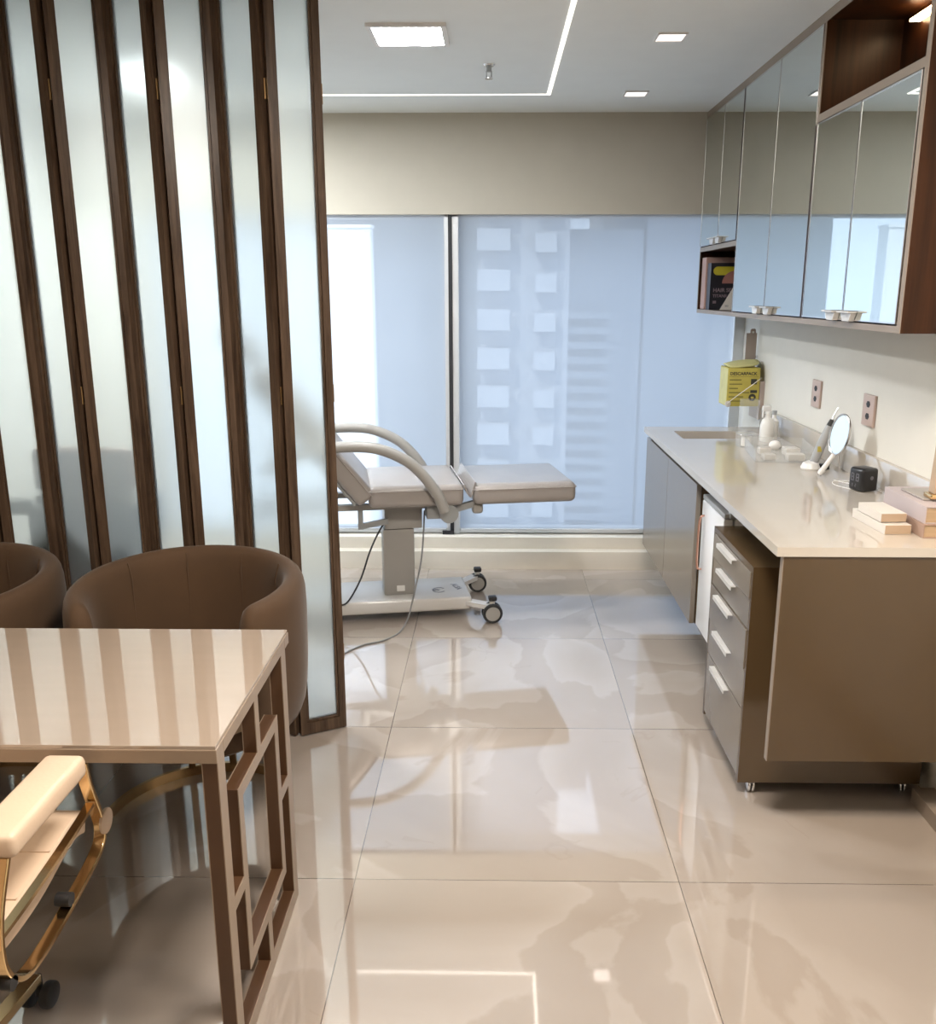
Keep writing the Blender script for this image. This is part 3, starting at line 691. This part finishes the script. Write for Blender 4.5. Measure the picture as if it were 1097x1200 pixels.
obj('indicator', box(B(), 1.280, 1.296, 3.5375, 3.541, ZK + .072, ZK + .094), 'yellow', t, smooth=False)

# standing hand mirror
t = thing('hand_mirror', 'oval white hand mirror propped upright on the worktop', 'mirror', (1.26, 3.38, ZK))
nrm = Vector((-.96, -.22, .13)).normalized(); tilt = Vector((.30, -.05, .95)); ey = (tilt - nrm * tilt.dot(nrm)).normalized(); ex = ey.cross(nrm).normalized()
c = Vector((1.300, 3.38, 1.066))
def oval(rx, ry, d0, d1):
    b = B(); A = []; C2 = []
    for k in range(40):
        a = 2 * PI * k / 40; q = c + ex * rx * math.cos(a) + ey * ry * math.sin(a)
        A.append(b.verts.new(q + nrm * d0)); C2.append(b.verts.new(q + nrm * d1))
    b.faces.new(A); b.faces.new(C2[::-1])
    for k in range(40): b.faces.new((A[k], A[(k + 1) % 40], C2[(k + 1) % 40], C2[k]))
    return b
obj('mirror_back', oval(.056, .076, -.008, .0), 'white_plastic', t)
rim = B(); sweep(rim, [c + ex * .057 * math.cos(2 * PI * k / 40) + ey * .077 * math.sin(2 * PI * k / 40) for k in range(40)], circ(.0045, 8), up=nrm, closed=True)
obj('rim', rim, 'chrome', t)
obj('mirror_face', oval(.053, .073, .0005, .0015), 'mirror', t)
p = c - ey * .077; q = Vector((1.243, 3.395, ZK + .010))
obj('handle', cyl(cyl(B(), p, q + (p - q) * .25, .008, .010, bev=.002), q + (p - q) * .25, q, .013, .009, bev=.002), 'white_plastic', t)
b = B(); cyl(b, c - ey * .03 - nrm * .006, Vector((1.335, 3.44, ZK + .004)), .003); obj('prop', b, 'chrome', t)
b = B(); tube(b, smooth_path([(1.275, 3.33, ZK + .001), (1.31, 3.27, ZK + .001), (1.34, 3.20, ZK + .001), (1.30, 3.15, ZK + .001), (1.25, 3.24, ZK + .001), (1.27, 3.31, ZK + .001), (1.35, 3.30, ZK + .001), (1.37, 3.12, ZK + .001)]), .0012, 6)
tag(obj('thin_wire', b, 'white_plastic'), 'thin white wire looped loosely on the worktop beside the mirror', 'wire')

t = thing('cube_clock', 'black cube digital clock with rounded corners near the books', 'clock', (1.315, 3.16, ZK), math.radians(20))
b = B(); box(b, -.036, .036, -.036, .036, .0, .084, .012, 3); obj('case', b, 'black', t, local=True)
def seg(bm, y, z, s, on):
    w, h, th = s * .5, s, s * .12
    S = {'a': (y - w / 2, y + w / 2, z + h / 2 - th, z + h / 2), 'g': (y - w / 2, y + w / 2, z - th / 2, z + th / 2), 'd': (y - w / 2, y + w / 2, z - h / 2, z - h / 2 + th),
         'f': (y + w / 2 - th, y + w / 2, z, z + h / 2), 'b': (y - w / 2, y - w / 2 + th, z, z + h / 2), 'e': (y + w / 2 - th, y + w / 2, z - h / 2, z), 'c': (y - w / 2, y - w / 2 + th, z - h / 2, z)}
    for k in on: box(bm, -.0367, -.0357, *S[k])
b = B(); seg(b, .014, .050, .028, 'abcdefg'); seg(b, -.010, .050, .028, 'abcdefg'); seg(b, .012, .021, .011, 'abcdfg'); seg(b, -.003, .021, .011, 'abged')
obj('digits', b, 'digit', t, local=True, smooth=False)
b = B(); cyl(b, (.004, -.0366, .050), (.004, -.0355, .050), .007, seg=16); obj('side_button', b, 'digit', t, local=True)

# books and boxes at the near end
def book(name, label, cat, x0, x1, y0, y1, z0, z1, cover, page, group=None):
    t = thing(name, label, cat, ((x0 + x1) / 2, (y0 + y1) / 2, z0), group=group)
    c = .003; b = B(); box(b, x0, x1, y0, y1, z0, z0 + c); box(b, x0, x1, y0, y1, z1 - c, z1); box(b, x0, x0 + c, y0, y1, z0 + c, z1 - c)
    obj('cover', b, cover, t, smooth=False)
    obj('pages', box(B(), x0 + c, x1 - .003, y0 + .003, y1 - .003, z0 + c, z1 - c), page, t, smooth=False)
    return t
book('hardback_book', 'thick mauve book, the lower of the two large ones on the worktop', 'book', 1.232, 1.384, 2.512, 2.80, ZK, .941, 'mauve', 'page', 'large books stacked on the worktop')
book('hardback_book', 'thick lilac book lying on top of the mauve one', 'book', 1.236, 1.384, 2.520, 2.80, .9415, .991, 'lilac', 'page', 'large books stacked on the worktop')
def card_box(lab, x, y, w, l, rz, z0, z1):
    t = thing('card_box', lab, 'box', (x, y, z0), rz, 'white boxes beside the books')
    obj('box_body', box(B(), 0, w, 0, l, 0, z1 - z0 - .002), 'white_card', t, local=True, smooth=False)
    obj('box_end', box(B(), .001, w - .001, -.0012, -.0002, .001, z1 - z0 - .003), 'kraft', t, local=True, smooth=False, label='beige near end')
card_box('long low white box with beige end, the lower of the pair beside the books', 1.140, 2.553, .078, .215, math.radians(3), ZK, .930)
card_box('smaller white box with beige end resting on top of the other white box', 1.137, 2.580, .076, .150, math.radians(3), .9305, .958)
t = thing('ornament_stand', 'grey flat plate with tapering gold stem on top of the books', 'ornament', (1.31, 2.66, .9915))
b = B(); prism(b, [(1.262, 2.75), (1.36, 2.755), (1.372, 2.60), (1.30, 2.592), (1.262, 2.60)], 'z', .9915, .9975); obj('plate', b, 'plate', t, smooth=False, bevel=.002)
obj('foot', box(B(), 1.278, 1.345, 2.585, 2.635, .998, 1.012, .003), 'gold', t)
b = B(); A = [b.verts.new(p) for p in ((1.288, 2.592, 1.012), (1.338, 2.592, 1.012), (1.338, 2.628, 1.012), (1.288, 2.628, 1.012))]; C2 = [b.verts.new(p) for p in ((1.297, 2.598, 1.32), (1.330, 2.598, 1.32), (1.330, 2.622, 1.32), (1.297, 2.622, 1.32))]
b.faces.new(A[::-1]); b.faces.new(C2)
for k in range(4): b.faces.new((A[k], A[(k + 1) % 4], C2[(k + 1) % 4], C2[k]))
obj('stem', b, 'kraft', t, smooth=False, bevel=.003)

# ================================================================== TREATMENT BED
t = thing('treatment_bed', 'white motorised treatment bed with cream cushions and curved armrests', 'treatment bed', (-0.47, 4.36, 0), math.radians(10))
def cushion(u0, u1, v0, v1, z0, z1, mtx=None, r=.028):
    b = box(B(), u0, u1, v0, v1, z0, z1, r, 4)
    if mtx is not None: bmesh.ops.transform(b, matrix=mtx, verts=b.verts)
    return b
def welt(u0, u1, v0, v1, z, mtx=None):
    b = B(); r = .02; pts = []
    for (cu, cv, a0) in ((u1 - r, v1 - r, 0), (u0 + r, v1 - r, PI / 2), (u0 + r, v0 + r, PI), (u1 - r, v0 + r, 1.5 * PI)):
        for k in range(5): a = a0 + k * PI / 8; pts.append((cu + r * math.cos(a), cv + r * math.sin(a), z))
    sweep(b, pts, circ(.0025, 6), closed=True)
    if mtx is not None: bmesh.ops.transform(b, matrix=mtx, verts=b.verts)
    return b
bp = obj('base_plate', box(B(), -.80, .335, -.17, .17, .045, .112, .012, 3), 'bed_lit', t, local=True)
for u in (-.90, .425):
    for s in (-1, 1):
        u_in = u - .16 if u > 0 else u + .16
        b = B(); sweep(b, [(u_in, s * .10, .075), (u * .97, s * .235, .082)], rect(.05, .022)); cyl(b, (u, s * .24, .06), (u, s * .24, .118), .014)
        a = obj('outrigger', b, 'bed_lit', bp, local=True)
    for s in (-1, 1):
        cs = obj('caster', cyl(cyl(B(), (u, s * .24 - .028, .05), (u, s * .24 - .010, .05), .050, bev=.006), (u, s * .24 + .010, .05), (u, s * .24 + .028, .05), .050, bev=.006), 'rubber', t, local=True)
        parts('hub_cap', cyl(cyl(B(), (u, s * .24 - .0295, .05), (u, s * .24 - .0275, .05), .036), (u, s * .24 + .0275, .05), (u, s * .24 + .0295, .05), .036), 'bed_pale', cs, local=True, label='pale hub caps')
        obj('brake', box(B(), u - .018, u + .022, s * .24 - .02, s * .24 + .02, .112, .135, .006), 'rubber', cs, local=True)
        obj('fork', box(B(), u - .012, u + .012, s * .24 - .008, s * .24 + .008, .05, .112, .003), 'chrome', cs, local=True)
# round emblem and letters on the base
b = B(); sweep(b, [(.185 + .032 * math.cos(a * PI / 12 + .6), -.04 + .036 * math.sin(a * PI / 12 + .6), .1128) for a in range(20)], rect(.007, .0012)); sweep(b, [(.155, -.04, .1128), (.175, -.034, .1128), (.185, -.045, .1128)], rect(.014, .0012))
obj('emblem', b, 'logo', bp, local=True, smooth=False)
M = ROOT[t.name] @ frame_mtx((.255, .045, .1124), (.25, -1, 0), (1, .25, 0))
text('lettering', 'ALSA', 'logo', bp, .042, M)
cl = obj('column', box(B(), -.095, .060, -.085, .085, .112, .452, .008), 'bed_pale', t, local=True)
obj('column_sleeve', box(B(), -.085, .100, -.095, .095, .456, .575, .006), 'bed_pale', t, local=True)
obj('switch_plate', box(B(), -.032, .008, -.0875, -.085, .132, .162, .002), 'white_plastic', cl, local=True)
b = B(); box(b, -.75, .26, -.16, -.12, .572, .598); box(b, -.75, .26, .12, .16, .572, .598); box(b, -.10, .12, -.12, .12, .572, .598)
obj('bed_frame', b, 'bed_pale', t, local=True, smooth=False)
# side strut linkage under the backrest
b = B(); box(b, -.215, -.19, -.15, -.12, .475, .575); sweep(b, [(-.215, -.135, .485), (-.07, -.135, .51)], rect(.02, .026)); obj('back_strut', b, 'dgrey_metal', t, local=True, smooth=False)
sc_ = obj('seat_cushion', cushion(-.165, .285, -.265, .265, .600, .706), 'bed_vinyl', t, local=True)
obj('piping', welt(-.166, .286, -.266, .266, .682), 'bed_vinyl', sc_, local=True)
lc = obj('leg_cushion', cushion(.330, .835, -.265, .265, .600, .700, r=.030), 'bed_vinyl', t, local=True)
obj('piping', welt(.329, .836, -.266, .266, .676), 'bed_vinyl', lc, local=True)
b = B(); n = 14; m = 8; vv = {}
for i in range(n + 1):
    for j in range(m + 1):
        u = .335 + .47 * i / n; v = -.245 + .49 * j / m
        vv[i, j] = b.verts.new((u, v, .7025 + .006 * random.random() + (.004 if i in (0, n) else 0)))
for i in range(n):
    for j in range(m): b.faces.new((vv[i, j], vv[i + 1, j], vv[i + 1, j + 1], vv[i, j + 1]))
obj('plastic_cover', b, 'film', lc, local=True, sub=1, label='crumpled clear film cover')
Mb = Matrix.Translation((-.185, 0, .625)) @ Matrix.Rotation(math.radians(52), 4, 'Y')
bk = obj('backrest', cushion(-.78, 0, -.265, .265, -.03, .070, Mb), 'bed_vinyl', t, local=True)
obj('piping', welt(-.781, .001, -.266, .266, .05, Mb), 'bed_vinyl', bk, local=True)
obj('backrest_plate', cushion(-.76, -.02, -.24, .24, -.045, -.028, Mb, .004), 'dgrey_metal', bk, local=True)
Mh = Mb @ Matrix.Translation((-.80, 0, 0))
obj('head_cushion', cushion(-.22, 0, -.15, .15, -.02, .06, Mh), 'bed_vinyl', t, local=True)
for s, dz in ((-1, 0), (1, .012)):
    b = B(); v = s * .300
    sweep(b, smooth_path([(-.62, v, .80), (-.52, v, .855), (-.40, v, .893), (-.26, v, .906), (-.12, v, .893), (.01, v, .835), (.095, v, .755), (.155, v, .665), (.188, v * .98, .585)], 6), circ(.0225, 12, 1.15, 1), up=(0, 1, 0))
    obj('armrest', b, 'bed_pale', t, local=True)
# hinge hardware between seat and leg cushions
b = B(); cyl(b, (.215, -.25, .560), (.215, -.10, .560), .045); box(b, .11, .215, -.22, -.12, .53, .60, .006); sweep(b, [(.215, -.20, .565), (.345, -.20, .598)], rect(.03, .03)); obj('hinge_bracket', b, 'dgrey_metal', t, local=True)
obj('cover_pad', box(B(), .332, .385, -.22, -.17, .548, .602, .015, 3), 'bed_pale', t, local=True)
b = B(); sweep(b, smooth_path([(.286, 0, .70), (.300, 0, .668), (.318, 0, .640), (.334, 0, .690), (.342, 0, .712)]), rect(.50, .006)); obj('joint_cover', b, 'bed_vinyl', t, local=True)

def onfloor(pts, r, name, mat, lab):
    return obj(name, tube(B(), smooth_path(pts, 8), r, 8), mat, t, label=lab)
c1 = onfloor([(-.535, 4.255, .50), (-.575, 4.225, .43), (-.61, 4.20, .35), (-.655, 4.17, .22), (-.72, 4.13, .1165), (-.78, 4.13, .1165)], .0045, 'power_cable', 'rubber', 'black twisted cable hanging from the bed column down to its base')
c2 = onfloor([(-.345, 4.30, .54), (-.345, 4.22, .45), (-.355, 4.17, .32), (-.385, 4.14, .18), (-.415, 4.10, .06), (-.455, 4.03, .005), (-.52, 3.93, .0045), (-.60, 3.88, .0045), (-.66, 3.80, .0045), (-.72, 3.70, .0045), (-.86, 3.62, .0045)], .0042, 'control_cable', 'grey_cable', 'grey cable trailing from the bed head across the floor tiles')

# dim stool seen through the frosted glass
t = thing('work_stool', 'brown and dark chair blurred behind the frosted screen panels', 'chair', (-1.55, 3.36, 0))
obj('backrest', box(B(), -1.72, -1.34, 3.24, 3.30, .86, 1.03, .03, 3), 'stool_brown', t)
obj('back_band', box(B(), -1.71, -1.35, 3.225, 3.285, .815, .855, .01), 'band', t, label='paler band below the backrest')
obj('seat', box(B(), -1.74, -1.34, 3.20, 3.56, .60, .81, .03, 3), 'black', t, label='dark padded middle')
obj('skirt', box(B(), -1.70, -1.36, 3.22, 3.54, .32, .595, .02, 3), 'stool_brown', t)
obj('armrest', box(B(), -1.86, -1.745, 3.22, 3.30, .78, .83, .01), 'black', t)
obj('side_pouch', box(B(), -1.84, -1.745, 3.22, 3.30, .53, .62, .01), 'stool_brown', t)
obj('column', cyl(B(), (-1.54, 3.40, .06), (-1.54, 3.40, .315), .03), 'chrome', t)
for k in range(5):
    a = 2 * PI * k / 5 + .3; e = Vector((-1.54 + .22 * math.cos(a), 3.42 + .22 * math.sin(a), .075))
    l = obj('leg', cyl(B(), (-1.54, 3.40, .08), e, .016, .012), 'black', t)
    obj('wheel', cyl(B(), e + Vector((-.012, 0, -.045)), e + Vector((.012, 0, -.045)), .03), 'rubber', l)

# ================================================================== DESK
t = thing('desk', 'cream glass topped desk with champagne frame and geometric lattice ends', 'desk', (-1.2, 1.85, 0))
TX0, TX1, TY0, TY1 = -2.1, -0.527, 1.540, 2.152
obj('glass_top', box(B(), TX0 + .002, TX1 - .002, TY0 + .002, TY1 - .002, .743, .7505, .001), 'table_top', t, smooth=False)
b = B(); AP = .714; w = .045
box(b, TX0, TX1, TY0, TY0 + w, AP, .743); box(b, TX0, TX1, TY1 - w, TY1, AP, .743); box(b, TX0, TX0 + w, TY0 + w, TY1 - w, AP, .743); box(b, TX1 - w, TX1, TY0 + w, TY1 - w, AP, .743); box(b, TX0 + w, TX1 - w, TY0 + w, TY1 - w, .732, .743)
obj('frame', b, 'table_frame', t, smooth=False, bevel=.0015)
def lattice(xa, xb):
    """lattice leg: two posts, foot rail and a rectangle tied to them by four stubs"""
    yA, yB = TY0 + .006, TY1 - .040; s = .042
    y0, y1, z0, z1 = yA + .112, yB - .112, .150, .588; q = .030
    ym = (y0 + y1) / 2; zm = (z0 + z1) / 2
    posts = ((yA, yA + s, 0, AP), (yB - s, yB, 0, AP), (yA + s, yB - s, 0, s))
    bars = ((y0, y1, z1 - q, z1), (y0, y1, z0, z0 + q), (y0, y0 + q, z0 + q, z1 - q), (y1 - q, y1, z0 + q, z1 - q),
            (ym - q / 2, ym + q / 2, z1, AP), (ym - q / 2, ym + q / 2, s, z0), (yA + s, y0, zm - q / 2, zm + q / 2), (y1, yB - s, zm - q / 2, zm + q / 2))
    f = .002
    def slab(rects, x0, x1):
        b = B()
        for r in rects: box(b, x0, x1, *r)
        return b
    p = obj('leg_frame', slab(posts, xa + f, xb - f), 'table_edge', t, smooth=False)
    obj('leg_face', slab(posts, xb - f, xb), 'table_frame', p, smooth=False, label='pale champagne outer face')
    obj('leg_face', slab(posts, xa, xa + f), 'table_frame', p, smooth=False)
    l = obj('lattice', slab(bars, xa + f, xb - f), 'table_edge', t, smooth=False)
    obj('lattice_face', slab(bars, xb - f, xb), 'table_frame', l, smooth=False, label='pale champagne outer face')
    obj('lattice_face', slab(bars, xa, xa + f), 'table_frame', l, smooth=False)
lattice(TX1 - .033, TX1 - .001); lattice(TX0 + .001, TX0 + .033)

# ================================================================== TUB CHAIRS
def tub_chair(label, loc, rz):
    t = thing('tub_chair', label, 'chair', loc, rz, 'brown velvet tub chairs')
    Ro, Ri, amax, zb = .338, .262, math.radians(132), .345
    def prof(th):
        f = abs(th) / amax; zt = .805 - .030 * f ** 2; rm = (Ro + Ri) / 2; hw = (Ro - Ri) / 2
        taper = 1 - .10 * max(0, (f - .85) / .15)
        P = [(Ro - .045, zb), (Ro - .014, zb + .05), (Ro - .004, zb + .17), (Ro, zt - .07), (Ro - .006, zt - .025), (rm + hw * .45, zt - .003), (rm - hw * .3, zt), (Ri + .01, zt - .018), (Ri, zt - .06), (Ri - .002, zb + .20), (Ri - .01, zb + .06), (Ri - .01, zb)]
        return [(rm + (r - rm) * taper, z) for r, z in P]
    b = B(); n = 36; rings = []
    for i in range(n + 1):
        th = -amax + 2 * amax * i / n
        rings.append([b.verts.new((r * math.sin(th), r * math.cos(th), z)) for r, z in prof(th)])
    m = len(rings[0])
    for A, C2 in zip(rings, rings[1:]):
        for j in range(m): b.faces.new((A[j], A[(j + 1) % m], C2[(j + 1) % m], C2[j]))
    for ring, sgn in ((rings[0], -1), (rings[-1], 1)):
        # rounded arm front: inset ring pushed forward
        ths = sgn * (amax + .10); mid = sum((v.co for v in ring), Vector()) / m; inner = []
        tdir = Vector((math.cos(sgn * amax), -math.sin(sgn * amax), 0)) * sgn
        for v in ring: inner.append(b.verts.new(mid + (v.co - mid) * .72 + tdir * .018))
        for j in range(m): b.faces.new((ring[j], ring[(j + 1) % m], inner[(j + 1) % m], inner[j]))
        b.faces.new(inner)
    sh = obj('shell', b, 'velvet', t, local=True, sub=1)
    s = B()
    for th in (-1.0, -.33, .33, 1.0):       # stitched channels on the inside of the back
        tube(s, [((Ri - .001) * math.sin(th), (Ri - .001) * math.cos(th), z) for z in (.46, .55, .65, .74)] + [((Ri + .012) * math.sin(th), (Ri + .012) * math.cos(th), .787)], .0022, 6, up=(1, 0, 0))
    parts('seam', s, 'velvet', sh, local=True)
    obj('seat_base', lathe(B(), [(0, .33), (.24, .33), (.26, .345), (.264, .40), (0, .40)], (0, 0, 0), 36), 'velvet', t, local=True)
    c = lathe(B(), [(0, .40), (.235, .40), (.258, .415), (.264, .44), (.258, .47), (.235, .487), (0, .492)], (0, 0, 0), 36)
    for v in c.verts:
        if v.co.y < 0: v.co.y *= 1.22
    obj('seat_cushion', c, 'velvet_light', t, local=True, label='lighter tan seat cushion')
    rg = obj('base_ring', sweep(B(), [(.305 * math.cos(a), .305 * math.sin(a), .0165) for a in [math.radians(58 + 132 * k / 48) for k in range(49)]], rect(.012, .032)), 'brass', t, local=True, label='dark brass half ring base')
    for a in (64, 90, 116):
        x, y = .30 * math.cos(math.radians(a)), .30 * math.sin(math.radians(a))
        obj('post', sweep(B(), [(x, y, .03), (x * .85, y * .85, .36)], rect(.022, .012)), 'brass', rg, local=True)
    return t
ch = tub_chair('brown velvet tub chair behind the lattice end of the desk, nearest the treatment bed', (-.885, 2.452, 0), 0)
dup(ch, (-1.625, 2.475, 0), math.radians(4), 'brown velvet tub chair behind the desk, farther from the screen end panel')

# ================================================================== OFFICE CHAIR
t = thing('office_chair', 'cream leather office chair with gold loop arms drawn up in front of the desk', 'office chair', (-1.06, 1.37, 0))
AX = -0.792; CXC = -1.06
def mirx(x): return 2 * CXC - x
sh = B()
sec = [(1.09, .600), (1.15, .583), (1.30, .578), (1.45, .590), (1.53, .600), (1.575, .588)]
sweep(sh, smooth_path([(CXC, y, z - .022) for y, z in sec]), rect(.50, .044), up=(0, 0, 1))
st = obj('seat', sh, 'leather', t, bevel=.008)
s = B()
for y, z in ((1.20, .5815), (1.32, .5805), (1.44, .5905)): box(s, CXC - .245, CXC + .245, y - .002, y + .002, z - .002, z + .0015)
parts('seam', s, 'leather', st, smooth=False)
under = B(); sweep(under, smooth_path([(CXC, 1.10, .545), (CXC, 1.25, .518), (CXC, 1.40, .518), (CXC, 1.55, .552)]), rect(.47, .012)); obj('seat_shell', under, 'leather', t)
for x in (AX, mirx(AX)):
    lp = B()
    sweep(lp, smooth_path([(x, 1.545, .712), (x, 1.556, .66), (x, 1.585, .575), (x, 1.592, .535), (x, 1.565, .505), (x, 1.46, .482), (x, 1.36, .468), (x, 1.28, .468), (x, 1.235, .495), (x, 1.213, .545), (x, 1.222, .62), (x, 1.262, .702)], 6), rect(.010, .024), up=(1, 0, 0))
    a = obj('arm_loop', lp, 'gold', t, bevel=.002)
    r2 = B(); sweep(r2, smooth_path([(x, 1.562, .612), (x, 1.50, .602), (x, 1.40, .592), (x, 1.30, .586), (x, 1.215, .584)]), rect(.008, .016), up=(1, 0, 0)); obj('seat_rail', r2, 'gold', a)
    obj('arm_pad', box(B(), x - .05, x + .028, 1.250, 1.516, .704, .748, .012, 3), 'leather', t)
    kn = B()
    for y, z in ((1.43, .497), (1.225, .495)): cyl(kn, (x - .015, y, z), (x + .012, y, z), .013, seg=12)
    parts('frame_bolt', kn, 'rubber', a)
    cp = B(); sgn = 1 if x > CXC else -1; cyl(cp, (x + sgn * .006, 1.60, .552), (x + sgn * .013, 1.60, .552), .026, seg=24, bev=.002); obj('pivot_cap', cp, 'leather', a, label='round cream cap')
bk = B(); sweep(bk, smooth_path([(CXC, 1.10, .60), (CXC, 1.06, .70), (CXC, 1.03, .85), (CXC, 1.00, 1.02)]), rect(.44, .04), up=(0, 1, 0)); obj('backrest', bk, 'leather', t, bevel=.008)
obj('gas_column', cyl(cyl(B(), (CXC, 1.37, .09), (CXC, 1.37, .30), .026), (CXC, 1.37, .30), (CXC, 1.37, .515), .016), 'gold', t)
for k in range(5):
    a = math.radians(90 - 4 + 72 * k); d = Vector((math.cos(a), math.sin(a), 0)); c0 = Vector((CXC, 1.37, 0))
    lg = obj('leg', sweep(B(), [c0 + d * .02 + Vector((0, 0, .105)), c0 + d * .335 + Vector((0, 0, .082))], rect(.034, .024)), 'gold', t, bevel=.003)
    e = c0 + d * .345; s = Vector((-d.y, d.x, 0))
    w = B()
    for q in (-1, 1): cyl(w, e + s * q * .012 + Vector((0, 0, .03)), e + s * q * .034 + Vector((0, 0, .03)), .030, bev=.005)
    cyl(w, e + Vector((0, 0, .03)), e + Vector((0, 0, .078)), .009)
    obj('caster', w, 'rubber', lg)
